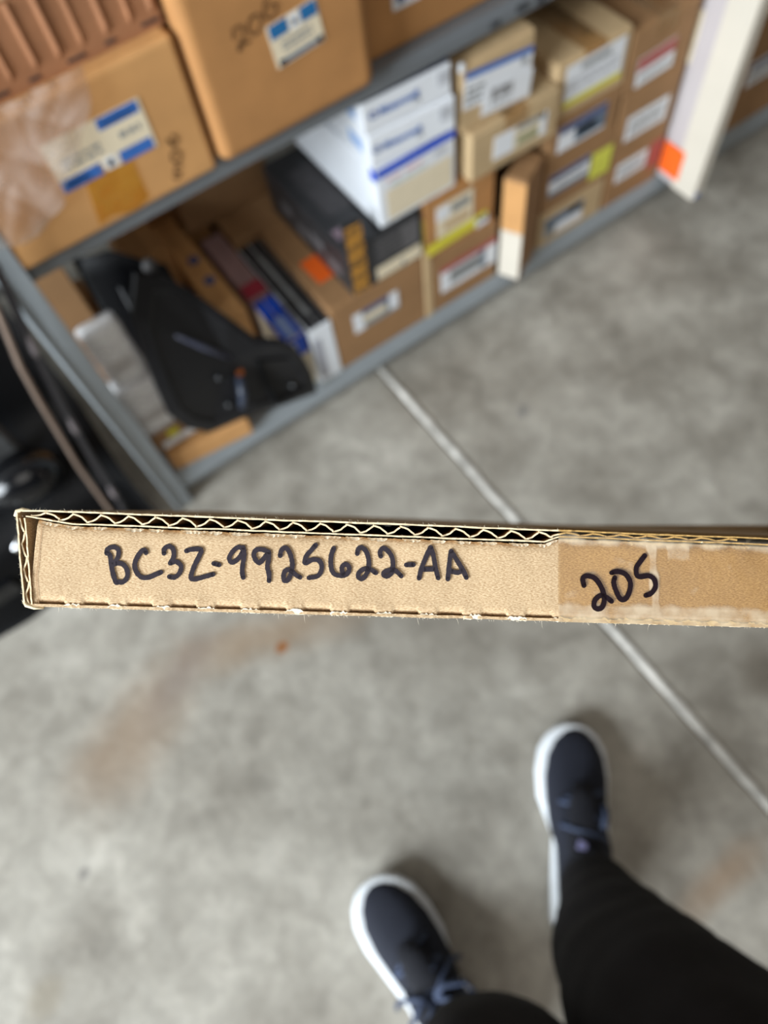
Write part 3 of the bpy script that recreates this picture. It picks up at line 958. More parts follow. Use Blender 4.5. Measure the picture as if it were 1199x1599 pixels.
def bagged(label, x0, x1, y0, y1, z0, z1, seed):
    t = thing('bagged_box', label, 'box', ((x0 + x1) / 2, y0, z0), 0, 'boxes in plastic bags')
    w, d, h = x1 - x0, y1 - y0, z1 - z0
    bx_ = obj('box', nbox(-w / 2 + 0.006, w / 2 - 0.006, 0.006, d - 0.006, 0.004, h - 0.006, 0.003, 2), mat('pale_grey_board', (242, 240, 238), 0.6), t)
    obj('print', nbox(-w / 2 + 0.012, w / 2 - 0.012, 0.0052, 0.006, h * 0.25, h * 0.45), mat('warm_brown_print', (140, 116, 92), 0.6), bx_)
    b = bmesh.new()
    add_box(b, -w / 2, w / 2, 0, d, 0.0005, h, 0.009, 3)
    bmesh.ops.subdivide_edges(b, edges=[e for e in b.edges if e.calc_length() > 0.01], cuts=5, use_grid_fill=True)
    for v in b.verts:
        n = noise.noise_vector(v.co * 30 + Vector((seed, 0, 0)))
        v.co += Vector((n.x * 0.002, -abs(n.y) * 0.002, min(0, n.z) * 0.003 if v.co.z > 0.01 else 0))
    obj('bag', b, BAGFILM, t, True)
    return t


bagged('box in milky plastic bag, lower of two, behind the black plastic part', -0.043, 0.045, 0.803, 0.850, 0.184, 0.304, 3)
bagged('box in milky plastic bag, upper of two, behind the black plastic part', -0.034, 0.028, 0.810, 0.846, 0.305, 0.430, 9)

# big black moulded plastic part leaning out of the shelf
outline = [(0.046, 0.818, 0.425), (0.028, 0.794, 0.361), (0.019, 0.778, 0.311), (0.013, 0.766, 0.262), (0.025, 0.762, 0.215), (0.053, 0.762, 0.173), (0.143, 0.760, 0.154),
           (0.202, 0.764, 0.122), (0.261, 0.770, 0.096), (0.266, 0.778, 0.135), (0.261, 0.781, 0.178), (0.251, 0.783, 0.220), (0.235, 0.785, 0.252), (0.195, 0.795, 0.281),
           (0.169, 0.81, 0.337), (0.142, 0.836, 0.386), (0.11, 0.845, 0.44), (0.08, 0.845, 0.46)]
PLo = Vector((0.15, 0.77, 0.095))
PL = thing('splash_shield', 'big black moulded plastic shield leaning out of the lower shelf', 'car part', PLo)
b = bmesh.new()
poly = [Vector(p) - PLo for p in outline]
# front surface as inset rings towards a spine so that it bulges
cen = sum(poly, Vector()) / len(poly)
rings = []
for s, bul in ((1.0, 0.0), (0.985, -0.005), (0.84, -0.008), (0.80, -0.004), (0.4, -0.003), (0.15, -0.002)):
    rings.append([b.verts.new(cen + (p - cen) * s + Vector((0, bul, bul * -0.3))) for p in poly])
n = len(poly)
for a, c in zip(rings, rings[1:]):
    for k in range(n):
        b.faces.new((a[k], a[(k + 1) % n], c[(k + 1) % n], c[k]))
b.faces.new(rings[-1])
bmesh.ops.recalc_face_normals(b, faces=b.faces)
bmesh.ops.solidify(b, geom=b.faces, thickness=0.004)
obj('shell', fix(b), BLKPL, PL, False)


def on_pl(x, y, z, dy=-0.008):
    return Vector((x, y + dy, z)) - PLo


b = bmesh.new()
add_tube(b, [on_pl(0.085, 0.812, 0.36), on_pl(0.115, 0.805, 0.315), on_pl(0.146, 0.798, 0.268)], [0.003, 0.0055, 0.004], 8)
obj('ridge', b, mat('satin_ridge_highlight', (70, 72, 88), 0.3), PL, True)  # paler than the shell: highlight put into the ridge colour
b = bmesh.new()
add_tube(b, [on_pl(0.142, 0.786, 0.243, -0.014), on_pl(0.132, 0.774, 0.220, -0.018), on_pl(0.122, 0.768, 0.194, -0.014)], [0.006, 0.008, 0.006], 10)
obj('boss', b, mat('satin_boss_highlight', (52, 58, 72), 0.3), PL, True)  # boss highlight carried by a lighter colour than the shell
b = bmesh.new()
add_cyl(b, on_pl(0.146, 0.79, 0.237, -0.006), (0, -1, 0.35), 0.0055, 0.006, 6)
add_cyl(b, on_pl(0.146, 0.789, 0.237, -0.004), (0, -1, 0.35), 0.0075, 0.003, 16)
obj('copper_bolt', b, COPPER, PL)
# raised square pocket on the right
b = bmesh.new()
pk = [on_pl(0.182, 0.792, 0.240, -0.012), on_pl(0.240, 0.786, 0.205, -0.010), on_pl(0.250, 0.776, 0.125, -0.010), on_pl(0.178, 0.768, 0.150, -0.014)]
ins = [sum(pk, Vector()) / 4 + (p - sum(pk, Vector()) / 4) * 0.8 + Vector((0, 0.008, 0)) for p in pk]
va = [b.verts.new(p) for p in pk]
vi = [b.verts.new(p) for p in ins]
vo = [b.verts.new(p + Vector((0, 0.014, 0)) + (p - sum(pk, Vector()) / 4) * 0.12) for p in pk]
for k in range(4):
    j = (k + 1) % 4
    b.faces.new((va[k], va[j], vi[j], vi[k]))
    b.faces.new((vo[k], vo[j], va[j], va[k]))
b.faces.new(vi)
obj('pocket', fix(b), BLKPL2, PL)
b = bmesh.new()
for x, y, z in ((0.113, 0.786, 0.259), (0.106, 0.772, 0.205), (0.222, 0.778, 0.150)):
    add_tube(b, [on_pl(x, y, z, -0.010), on_pl(x, y - 0.002, z + 0.001, -0.012)], [0.007, 0.004], 12)
obj('clip_hole', b, BLKGL, PL)

# ------------------------------------------------------------------ black parts on the floor left of the post
BC = thing('bumper_cover', 'large black bumper cover lying on the floor left of the steel post', 'car part', (-0.5, 0.745, 0))
b = bmesh.new()
prof = ((0.0, 0.0), (0.004, 0.03), (0.02, 0.055), (0.022, 0.12), (0.04, 0.165), (0.10, 0.18), (0.19, 0.185), (0.21, 0.24), (0.225, 0.36), (0.245, 0.48), (0.29, 0.575), (0.36, 0.61), (0.46, 0.62))  # upper rear raised to block doorway light from the shelf interior
rw = []
for i in range(33):
    x = -0.6 + 1.0 * i / 32
    bow = -0.03 * math.cos((x + 0.1) * 2.2) + 0.03
    rw.append([b.verts.new((x, y + bow + 0.003 * math.sin(x * 40), z)) for y, z in prof])
for a, c in zip(rw, rw[1:]):
    for k in range(len(prof) - 1):
        b.faces.new((a[k], c[k], c[k + 1], a[k + 1]))
bmesh.ops.solidify(b, geom=b.faces, thickness=-0.004)
obj('shell', fix(b), BLKPL2, BC, True)
for x in (-0.3, -0.1, 0.1, 0.28):
    obj('grille_opening', nbox(x, x + 0.05, 0.014, 0.03, 0.07, 0.11, 0.003, 2), BLKGL, BC)


def strip(name, label, pts, wd, th, m, tabs=0):
    base = Vector(pts[0])
    t = thing(name, label, 'car part', base)
    b = bmesh.new()
    add_tube(b, [Vector(p) - base for p in pts], wd, 10, flat=th)
    obj('strip', b, m, t, True)
    for k in range(tabs):
        i = 1 + k * (len(pts) - 3) / max(1, tabs - 1)
        j = int(i)
        p = Vector(pts[j]).lerp(Vector(pts[j + 1]), i - j) - base
        d = (Vector(pts[j + 1]) - Vector(pts[j])).normalized()
        bb = bmesh.new()
        add_tube(bb, [p - d * 0.024 + Vector((0, -0.006, 0)), p + Vector((0, -0.010, 0)), p + d * 0.024 + Vector((0, -0.006, 0))], [0.002, 0.0055, 0.002], 8)
        obj('clip', bb, STRIPL, t, True)
    return t


strip('trim_strip', 'curved bronze metal trim strip leaning left of the steel post',
      [(-0.176, 0.700, 0.004), (-0.166, 0.715, 0.08), (-0.149, 0.735, 0.165), (-0.136, 0.735, 0.308), (-0.115, 0.735, 0.454), (-0.104, 0.735, 0.519), (-0.086, 0.735, 0.588), (-0.060, 0.74, 0.69)],
      0.0075, 0.55, BRONZE)
strip('rubber_strip', 'dark grey strip with clips between bronze trim and steel post',
      [(-0.150, 0.72, 0.004), (-0.138, 0.735, 0.12), (-0.130, 0.740, 0.165), (-0.115, 0.742, 0.30), (-0.098, 0.744, 0.42), (-0.078, 0.746, 0.53), (-0.055, 0.748, 0.64)],
      0.010, 0.5, RUBBERD, tabs=4)
# round glossy housing on the bumper ledge
MH = thing('mirror_housing', 'rounded glossy black housing resting on the bumper cover', 'car part', (-0.232, 0.83, 0.19))
b = bmesh.new()
bmesh.ops.create_uvsphere(b, u_segments=28, v_segments=18, radius=1)
for v in b.verts:
    f = 1 + 0.12 * v.co.x
    v.co = Vector((v.co.x * 0.062, v.co.y * 0.042 * f, 0.042 + v.co.z * 0.042 * f))
obj('shell', b, BLKGL, MH, True)
b = bmesh.new()
add_tube(b, [(0.06 * math.cos(t / 24 * 2 * PI), -0.012 + 0.0 * t, 0.042 + 0.040 * math.sin(t / 24 * 2 * PI)) for t in range(25)], 0.003, 6)
obj('rim', b, BLKPL, MH, True)
b = bmesh.new()
add_tube(b, [(-0.05, 0.0, 0.03), (-0.09, 0.02, 0.01), (-0.12, 0.03, 0.006)], [0.014, 0.011, 0.012], 10)
obj('arm', b, BLKPL, MH, True)
PG = thing('grey_bracket', 'dull grey bracket piece behind the glossy housing', 'car part', (-0.245, 0.90, 0.19))
b = bmesh.new()
add_box(b, -0.03, 0.03, 0, 0.02, 0, 0.12, 0.006, 2)
obj('plate', b, mat('dull_grey_metal', (70, 70, 70), 0.5, 0.3, 40), PG)
b = bmesh.new()
add_tube(b, [(-0.02, -0.004, 0.10), (0.0, -0.012, 0.12), (0.025, -0.004, 0.10)], 0.006, 8)
obj('hook', b, MATS['dull_grey_metal'], PG, True)
CS = strip('chrome_strip', 'short bright chrome strip left of the held cardboard box',
           [(-0.300, 0.752, 0.186), (-0.284, 0.765, 0.189), (-0.268, 0.778, 0.193), (-0.256, 0.790, 0.198)], 0.0085, 0.5, CHROME)

# ------------------------------------------------------------------ person: trousers and shoes
PE = thing('person', 'person in black trousers and dark sneakers with white soles, standing', 'person', (0, -0.12, 0))
PO = Vector((0, -0.12, 0))


def skin_mesh(verts, edges, radii, root, sub=3):
    me = bpy.data.meshes.new('tmp')
    me.from_pydata([tuple(Vector(v) - PO) for v in verts], edges, [])
    o = bpy.data.objects.new('tmp', me)
    C.objects.link(o)
    sk = o.modifiers.new('s', 'SKIN')
    sk.use_smooth_shade = True
    for i, r in enumerate(radii):
        me.skin_vertices[0].data[i].radius = (r, r)
        me.skin_vertices[0].data[i].use_root = (i == root)
    ss = o.modifiers.new('u', 'SUBSURF')
    ss.levels = ss.render_levels = sub
    dg = bpy.context.evaluated_depsgraph_get()
    res = bpy.data.meshes.new_from_object(o.evaluated_get(dg))
    bpy.data.objects.remove(o, do_unlink=True)
    return res


V = [(-0.05, -0.34, 0.92), (-0.05, -0.36, 1.03),
     (0.026, -0.37, 0.86), (0.052, -0.280, 0.68), (0.066, -0.184, 0.47), (0.084, -0.152, 0.32), (0.114, -0.129, 0.18), (0.127, -0.117, 0.095),
     (-0.126, -0.285, 0.86), (-0.102, -0.220, 0.68), (-0.068, -0.142, 0.50), (-0.102, -0.160, 0.32), (-0.122, -0.176, 0.17), (-0.128, -0.180, 0.095)]
Ed = [(0, 1), (0, 2), (2, 3), (3, 4), (4, 5), (5, 6), (6, 7), (0, 8), (8, 9), (9, 10), (10, 11), (11, 12), (12, 13)]
Ra = [0.135, 0.125, 0.105, 0.100, 0.086, 0.070, 0.049, 0.042, 0.105, 0.096, 0.078, 0.066, 0.052, 0.047]
me = skin_mesh(V, Ed, Ra, 0)
nrm = [v.normal.copy() for v in me.vertices]
for v, nn in zip(me.vertices, nrm):
    p = v.co
    f = math.sin(p.z * 95 + 5 * noise.noise(p * 9)) * 0.0035 * max(0.2, 1 - p.z * 1.4) + 0.006 * noise.noise(p * 14)
    v.co = p + nn * f
me.materials.clear()
me.materials.append(FABRIC)
tr = bpy.data.objects.new('trousers', me)
C.objects.link(tr)
tr.parent = PE
for p in me.polygons:
    p.use_smooth = True


def shoe(toe, ang, side, bow, eL, eR):
    """toe: position of the toe tip on the floor; ang: heading; built heel at 0 to toe at L"""
    Ls = 0.292
    d = Vector((math.cos(ang), math.sin(ang), 0))
    heel = Vector(toe) - d * Ls

    def outline(extra):
        prof = ((0.0, 0.012), (0.012, 0.026), (0.04, 0.034), (0.09, 0.036), (0.14, 0.037), (0.19, 0.044), (0.225, 0.047), (0.255, 0.043), (0.275, 0.032), (0.287, 0.018), (Ls, 0.004))
        L_, R2 = [], []
        for x, hw in prof:
            sh_ = 0.006 * math.sin(x / Ls * PI) * side * (-1 if x < 0.15 else 1) * 0.6
            arch = 1 - 0.75 * math.exp(-((x - 0.125) / 0.03) ** 2)
            L_.append((x + (extra * (x / Ls * 2 - 1)), hw + extra * eL * arch + sh_))
            R2.append((x + (extra * (x / Ls * 2 - 1)), -hw - extra * eR * arch + sh_))
        return L_ + list(reversed(R2))
    # upper
    b = bmesh.new()
    st = ((0.002, 0.014, 0.060, 0.03), (0.010, 0.026, 0.082, 0.03), (0.04, 0.034, 0.092, 0.03), (0.09, 0.0365, 0.096, 0.03), (0.125, 0.038, 0.092, 0.03), (0.16, 0.0405, 0.080, 0.029), (0.19, 0.044, 0.068, 0.028),
          (0.22, 0.0455, 0.058, 0.028), (0.25, 0.042, 0.051, 0.028), (0.272, 0.032, 0.045, 0.029), (0.285, 0.019, 0.040, 0.03), (0.291, 0.006, 0.034, 0.03))
    rg = []
    for x, hw, ht, zb in st:
        off = 0.006 * math.sin(x / Ls * PI) * side * (-1 if x < 0.15 else 1) * 0.6
        ring = []
        for k in range(15):
            a = PI * k / 14
            cx = math.copysign(abs(math.cos(a)) ** 0.75, math.cos(a))
            ring.append(b.verts.new((x, cx * hw + off, zb - 0.006 + (ht - zb + 0.006) * max(0.0, math.sin(a)) ** 0.8)))
        rg.append(ring)
    for a, c in zip(rg, rg[1:]):
        for k in range(14):
            b.faces.new((a[k], a[k + 1], c[k + 1], c[k]))
    b.faces.new(rg[0])
    b.faces.new(list(reversed(rg[-1])))
    sp = obj('shoe', fix(b), KNIT, PE, True)
    sp.location = heel - PO
    sp.rotation_euler = (0, 0, ang)
    # sole
    b = bmesh.new()
    lv = []
    for z, ex in ((0.004, 0.000), (0.010, 0.005), (0.022, 0.0065), (0.031, 0.005), (0.033, 0.001)):
        lv.append([b.verts.new((x, y, z + 0.010 * max(0.0, x / Ls - 0.72) ** 1.2 + (0.004 if x < 0.05 else 0))) for x, y in outline(ex)])
    n = len(lv[0])
    for a, c in zip(lv, lv[1:]):
        for k in range(n):
            b.faces.new((a[k], a[(k + 1) % n], c[(k + 1) % n], c[k]))
    b.faces.new(list(reversed(lv[0])))
    b.faces.new(lv[-1])
    obj('sole', fix(b), SOLE, sp, True)
    b = bmesh.new()
    lo = [[b.verts.new((x, y, z)) for x, y in outline(-0.002)] for z in (0.0, 0.0045)]
    for k in range(n):
        b.faces.new((lo[0][k], lo[0][(k + 1) % n], lo[1][(k + 1) % n], lo[1][k]))
    b.faces.new(list(reversed(lo[0])))
    obj('outsole', fix(b), OUTSOLE, sp)
    # tongue and collar
    b = bmesh.new()
    add_tube(b, [(0.205, 0, 0.0600), (0.18, 0, 0.071), (0.155, 0, 0.082), (0.125, 0, 0.095), (0.105, 0, 0.110)], [0.012, 0.020, 0.023, 0.024, 0.022], 12, flat=1.0)
    for v in b.verts:
        pass
    bmesh.ops.scale(b, vec=(1, 1.0, 1), verts=b.verts)
    t = obj('tongue', b, KNIT2, sp, True)
    t.scale = (1, 1, 0.35)
    t.location = (0, 0, 0.053)
    b = bmesh.new()
    add_tube(b, [(0.065 + 0.055 * math.cos(q / 24 * 2 * PI), 0.033 * math.sin(q / 24 * 2 * PI), 0.093 + 0.008 * math.cos(q / 24 * 2 * PI)) for q in range(25)], 0.006, 8)
    obj('collar', b, KNIT2, sp, True)
    # laces
    for i, (x, z) in enumerate(((0.192, 0.071), (0.176, 0.077), (0.160, 0.084), (0.144, 0.090))):
        b = bmesh.new()
        s = 1 if i % 2 else -1
        add_tube(b, [(x - 0.008 * s, -0.031, z - 0.012), (x - 0.003 * s, -0.016, z), (x + 0.003 * s, 0.016, z), (x + 0.008 * s, 0.031, z - 0.012)], 0.0034, 6)
        obj('lace', b, LACE, sp, True)
    if bow:
        for s in (-1, 1):
            b = bmesh.new()
            add_tube(b, [(0.137, 0, 0.096), (0.142, s * 0.018, 0.103), (0.130, s * 0.042, 0.095), (0.115, s * 0.046, 0.088), (0.120, s * 0.022, 0.096), (0.137, 0, 0.097)], 0.0036, 6)
            obj('lace_loop', b, LACE, sp, True)
            b = bmesh.new()
            add_tube(b, [(0.137, 0, 0.097), (0.150, s * 0.022, 0.094), (0.158, s * 0.043, 0.074), (0.152, s * 0.052, 0.055)], 0.0032, 6)
            obj('lace_end', b, LACE, sp, True)
    else:
        b = bmesh.new()
        add_tube(b, [(0.150, -0.024, 0.090), (0.168, -0.030, 0.080), (0.180, -0.028, 0.075)], 0.005, 6)
        obj('lace_end', b, LACE, sp, True)
        b = bmesh.new()
        vv = [b.verts.new(p) for p in ((0.134, 0.012, 0.1035), (0.122, 0.016, 0.106), (0.121, 0.003, 0.107), (0.129, 0.001, 0.105))]
        b.faces.new(vv)
        bmesh.ops.solidify(b, geom=b.faces, thickness=0.001)
        obj('tongue_logo', fix(b), TAGM, sp)
    return sp


shoe((0.256, 0.050, 0), math.radians(51.5), 1, False, 1.7, 0.2)
shoe((-0.120, 0.052, 0), math.radians(90.5), -1, True, 1.5, 1.0)

# ------------------------------------------------------------------ the held corrugated box, close to the lens
HB = thing('corrugated_box', 'flat corrugated cardboard box with handwritten part number, held in the foreground', 'box')
fwd = -BACK
HB.matrix_world = Matrix(((RIGHT.x, UP.x, BACK.x, 0), (RIGHT.y, UP.y, BACK.y, 0), (RIGHT.z, UP.z, BACK.z, 0), (0, 0, 0, 1)))
HB.location = CAM_POS + fwd * HOLD_D
GU = HOLD_D / 1150                     # one tracing unit on the box face (0.18 mm)
DEP = -0.20                            # how deep the box is
XR = 1800                              # right end in tracing units


def g3(u, v, z=0.0):
    return Vector(((u - 599.5) * GU, (799.5 - v) * GU, z))


def y_top(u):
    return 795 + (u - 30) * 0.0384


def y_in(u):
    t = 21 if u < 850 else max(12, 21 - (u - 850) * 0.4)
    t -= max(0, (110 - u) * 0.13) if u < 110 else 0
    return y_top(u) + t


def y_bot(u):
    return 947 + (u - 40) * 0.0280


def x_out(v):
    return 24 + (v - 797) * 0.083


def x_in(v):
    return x_out(v) + 14.5


def jit(k, s):
    return noise.noise(Vector((k * 0.31, s, 0.5)))


def slab(b, line, off, z0, z1, zj=0.0, seed=0):
    """sheet along a 2-D line, thick along off, cut edge towards +z with a slightly frayed front; mat 1 on cut edge"""
    A_, B_, A2_, B2_ = [], [], [], []
    for i, (u, v) in enumerate(line):
        j1 = jit(i * 1.7, seed) * 0.9
        j2 = jit(i * 1.3, seed + 7) * 0.9
        zf = z0 + zj * jit(i * 2.1, seed + 3)
        A_.append(b.verts.new(g3(u, v + j1 * (abs(off[1]) > 0) * 0.6, zf)))
        B_.append(b.verts.new(g3(u + off[0], v + off[1] + j2 * 0.6, zf)))
        A2_.append(b.verts.new(g3(u, v, z1)))
        B2_.append(b.verts.new(g3(u + off[0], v + off[1], z1)))
    for i in range(len(line) - 1):
        f = b.faces.new((A_[i], A_[i + 1], B_[i + 1], B_[i]))
        f.material_index = 1
        b.faces.new((A_[i], A2_[i], A2_[i + 1], A_[i + 1]))
        b.faces.new((B_[i], B_[i + 1], B2_[i + 1], B2_[i]))
    b.faces.new((A_[0], B_[0], B2_[0], A2_[0]))
    b.faces.new((A_[-1], A2_[-1], B2_[-1], B_[-1]))
    return b


def flute(b, u0, u1, top, bot, vert=False, pitch=42.8, phase=0.0, z0=-0.0004, z1=-0.11, amp=1.0):
    n = int((u1 - u0) / 2.4)
    P = []
    for i in range(n + 1):
        u = u0 + (u1 - u0) * i / n
        k = math.floor((u - u0) / pitch + phase)
        a = 2 * PI * ((u - u0) / pitch + phase) + 0.35 * jit(k, 2)
        s = math.sin(a)
        s = math.copysign(abs(s) ** 0.62, s)
        mid, h = (top(u) + bot(u)) / 2, max(1.0, (bot(u) - top(u)) / 2 - 1.6)
        skew = 4.5 * math.sin(2 * a + 0.6)
        p = (u + skew, mid + s * h)
        P.append((p[1], p[0]) if vert else p)
    A_, B_ = [], []
    th = 1.3
    for i, (u, v) in enumerate(P):
        q0, q1 = P[max(i - 1, 0)], P[min(i + 1, n)]
        dx, dy = q1[0] - q0[0], q1[1] - q0[1]
        d = math.hypot(dx, dy) or 1
        nx_, ny_ = -dy / d * th, dx / d * th
        zf = z0 + 0.0002 * jit(i * 3.3, 11)
        A_.append((b.verts.new(g3(u + nx_, v + ny_, zf)), b.verts.new(g3(u + nx_, v + ny_, z1))))
        B_.append((b.verts.new(g3(u - nx_, v - ny_, zf)), b.verts.new(g3(u - nx_, v - ny_, z1))))
    for i in range(n):
        f = b.faces.new((A_[i][0], A_[i + 1][0], B_[i + 1][0], B_[i][0]))
        f.material_index = 1
        b.faces.new((A_[i][0], A_[i][1], A_[i + 1][1], A_[i + 1][0]))
        b.faces.new((B_[i][0], B_[i + 1][0], B_[i + 1][1], B_[i][1]))
    return b


US = [34 + 6 * i for i in range(int((XR - 34) / 6) + 1)]
b = bmesh.new()
slab(b, [(u, y_top(u) + (0 if u > 60 else (60 - u) * 0.06) + 0.8 * jit(u * 0.05, 4)) for u in US], (0, 2.6), 0.0, DEP, 0.0003, 1)
tp = obj('top_panel', fix(b), [HBOARD, HCUT], HB)
b = bmesh.new()
slab(b, [(u, y_in(u) - 2.4 + 0.8 * jit(u * 0.05, 5)) for u in US if u > 38], (0, 2.4), -0.0001, DEP, 0.0003, 2)
obj('inner_liner', fix(b), [HBOARD, HCUT], tp)
b = bmesh.new()
flute(b, 46, 1150, lambda u: y_top(u) + 2.4, lambda u: y_in(u) - 2.2, phase=0.15)
obj('fluting', fix(b), [HCORE, HCUT], tp)
VS = [799 + 5 * i for i in range(30)]
b = bmesh.new()
slab(b, [(x_out(v) + 0.8 * jit(v * 0.06, 6), v) for v in VS], (2.6, 0), 0.0, DEP, 0.0003, 3)
lp = obj('left_panel', fix(b), [HBOARD, HCUT], HB)
b = bmesh.new()
slab(b, [(x_in(v) - 2.4 + 0.8 * jit(v * 0.06, 8), v) for v in VS if v > 806], (2.4, 0), -0.0001, DEP, 0.0003, 4)
obj('inner_liner', fix(b), [HBOARD, HCUT], lp)
b = bmesh.new()
flute(b, 806, 940, lambda v: x_out(v) + 2.4, lambda v: x_in(v) - 2.2, vert=True, pitch=39, phase=0.6)
obj('fluting', fix(b), [HCORE, HCUT], lp)
# rounded, crumpled corner where the top folds into the left side
for pth, rd in ((((22, 806, -0.0008), (25, 799, -0.0006), (33, 795.5, -0.0006), (46, 797, -0.0008)), (2.6, 3.6, 3.4, 2.0)),
                (((36, 938, -0.0008), (40, 945, -0.0006), (52, 949, -0.0006), (66, 950, -0.0008)), (3.0, 3.8, 3.2, 2.0))):
    b = bmesh.new()
    add_tube(b, [g3(*q) for q in pth], [q * GU for q in rd], 8)
    for v in b.verts:
        v.co += noise.noise_vector(v.co * 2500) * 0.00022
    obj('corner_fold', b, HCUT, lp, True)
# bottom panel with folded front lip
b = bmesh.new()
slab(b, [(u, y_bot(u) - 4.2 + 0.5 * jit(u * 0.05, 9)) for u in US if u > 42], (0, 4.4), -0.0003, DEP, 0.0002, 5)
bp_ = obj('bottom_panel', fix(b), [HBOARD, HBOARD], HB)
# rear panel closes the box
obj('rear_panel', nbox(-(599.5 - 40) * GU, (XR - 599.5) * GU, -170 * GU, -40 * GU, DEP - 0.003, DEP), HBOARD, HB)
obj('right_panel', nbox((XR - 599.5) * GU, (XR - 583) * GU, -208 * GU, -44 * GU, DEP, 0), HBOARD, HB)


# front flap with ragged top and perforated fold at the bottom
def slit(u):
    k = (u - 58) % 69.5
    return k < 40


def xl(v):
    return max(57 - (v - 815) * 0.105, x_in(v) + 0.6)


b = bmesh.new()
cols = []
uu = 0.0
US2 = [46 + 3.0 * i for i in range(int((1260 - 46) / 3))] + list(range(1260, XR + 1, 20))
NR = 12
for i, u in enumerate(US2):
    tj = 1.3 * jit(i * 1.9, 21) + 1.0 * jit(i * 0.4, 22)
    vt_ = y_in(u) + 3.2 + tj
    sl = slit(u) and u < 880
    vb_ = y_bot(u) - (5.0 + 0.9 * jit(i * 2.3, 25) if sl else 2.5)
    col_ = []
    for k in range(NR + 1):
        t = k / NR
        t = t * t * (3 - 2 * t) * 0.4 + t * 0.6
        v = vt_ + (vb_ - vt_) * t
        z = -0.0007 + 0.00012 * noise.noise(Vector((u * 0.03, v * 0.03, 2)))
        if k == 0:
            z -= 0.0006
        if k == NR:
            z -= 0.0012 if sl else 0.0002
        if k == NR - 1 and not sl:
            z += 0.0002
        ux = max(u, xl(v) + 0.01 * i) if i < 6 else u
        col_.append(b.verts.new(g3(ux, v, z)))
    cols.append(col_)
for a, c in zip(cols, cols[1:]):
    for k in range(NR):
        try:
            b.faces.new((a[k], a[k + 1], c[k + 1], c[k]))
        except ValueError:
            pass
# turned-in thickness at the top, left and bottom edges
for edge in ([c[0] for c in cols], [c[-1] for c in cols], cols[0]):
    bk_ = [b.verts.new(v.co + Vector((0, 0, -0.0028))) for v in edge]
    for i in range(len(edge) - 1):
        b.faces.new((edge[i], edge[i + 1], bk_[i + 1], bk_[i]))
bmesh.ops.remove_doubles(b, verts=b.verts, dist=1e-6)
ff = obj('front_flap', fix(b), HBOARD, HB, False)
for p in ff.data.polygons:
    p.use_smooth = True
# the crease near the left end, its shade drawn as a darker line
b = bmesh.new()
ed = [(xl(v) + 8 + 0.6 * jit(v * 0.1, 31), v) for v in range(818, 945, 4)]
add_stroke(b, ed, 1.0, lambda u, v: g3(u, v, -0.00045), sm=False)
obj('crease', b, mat('crease_shade', (168, 132, 96), 0.8), ff)
# torn paper along the edges
b = bmesh.new()
rr = random.Random(11)
for k in range(26):
    u0 = 62 + k * 69.5 * 0.62 + rr.uniform(-8, 8)
    ln = rr.uniform(22, 44)
    if u0 + ln > 1210:
        continue
    n = int(ln / 3)
    top_, bt_ = [], []
    for i in range(n + 1):
        u = u0 + ln * i / n
        env = max(0.0, math.sin(PI * i / n)) ** 0.5
        top_.append(b.verts.new(g3(u, y_in(u) + 2.6 + rr.uniform(-0.6, 0.6), -0.0010)))
        bt_.append(b.verts.new(g3(u, y_in(u) + 4.0 + env * rr.uniform(1.6, 5.0), -0.00042)))
    for i in range(n):
        b.faces.new((top_[i], bt_[i], bt_[i + 1], top_[i + 1]))
k = 0
u = 58
while u < 1200:
    if (not slit(u)) or u > 880:
        n = 10
        top_, bt_ = [], []
        ln = 29.5 if u < 880 else 34
        for i in range(n + 1):
            q = u + ln * i / n
            env = max(0.0, math.sin(PI * i / n)) ** 0.5
            top_.append(b.verts.new(g3(q, y_bot(q) - 3.0 - env * rr.uniform(1, 6), -0.00030)))
            bt_.append(b.verts.new(g3(q, y_bot(q) + rr.uniform(-0.4, 1.8), -0.0004)))
        for i in range(n):
            b.faces.new((top_[i], bt_[i], bt_[i + 1], top_[i + 1]))
        u += ln
    else:
        u += 1
te = obj('torn_edge', b, HTORN, ff)
te['kind'] = 'stuff'
# loose paper fibres
b = bmesh.new()
for i in range(520):
    m = rr.random()
    if m < 0.45:
        u = rr.uniform(30, 880)
        p = (u, y_top(u) + rr.choice((0.0, 0.0, y_in(u) - y_top(u))))
        dv = (rr.uniform(-4, 4), -rr.uniform(0.5, 4.5))
    elif m < 0.8:
        u = rr.uniform(45, 1199)
        p = (u, y_bot(u) + 0.5)
        dv = (rr.uniform(-5, 5), rr.uniform(0.5, 5) * (3 if rr.random() < 0.06 else 1))
    else:
        v = rr.uniform(800, 943)
        p = (x_out(v) + 0.5, v)
        dv = (-rr.uniform(0.5, 4), rr.uniform(-3, 3))
    w_ = 0.22
    a = g3(p[0] - w_, p[1], rr.uniform(-0.0006, 0.0001))
    c = g3(p[0] + w_, p[1] + w_, a.z)
    mid = g3(p[0] + dv[0] * 0.5 + rr.uniform(-1, 1), p[1] + dv[1] * 0.6, a.z)
    e = g3(p[0] + dv[0], p[1] + dv[1], a.z + rr.uniform(-0.0003, 0.0003))
    va = [b.verts.new(x) for x in (a, c, mid, mid + Vector((w_ * GU, w_ * GU, 0)), e)]
    b.faces.new((va[0], va[1], va[3], va[2]))
    b.faces.new((va[2], va[3], va[4]))
fb = obj('paper_fibres', b, HTORN, HB)
fb['kind'] = 'stuff'

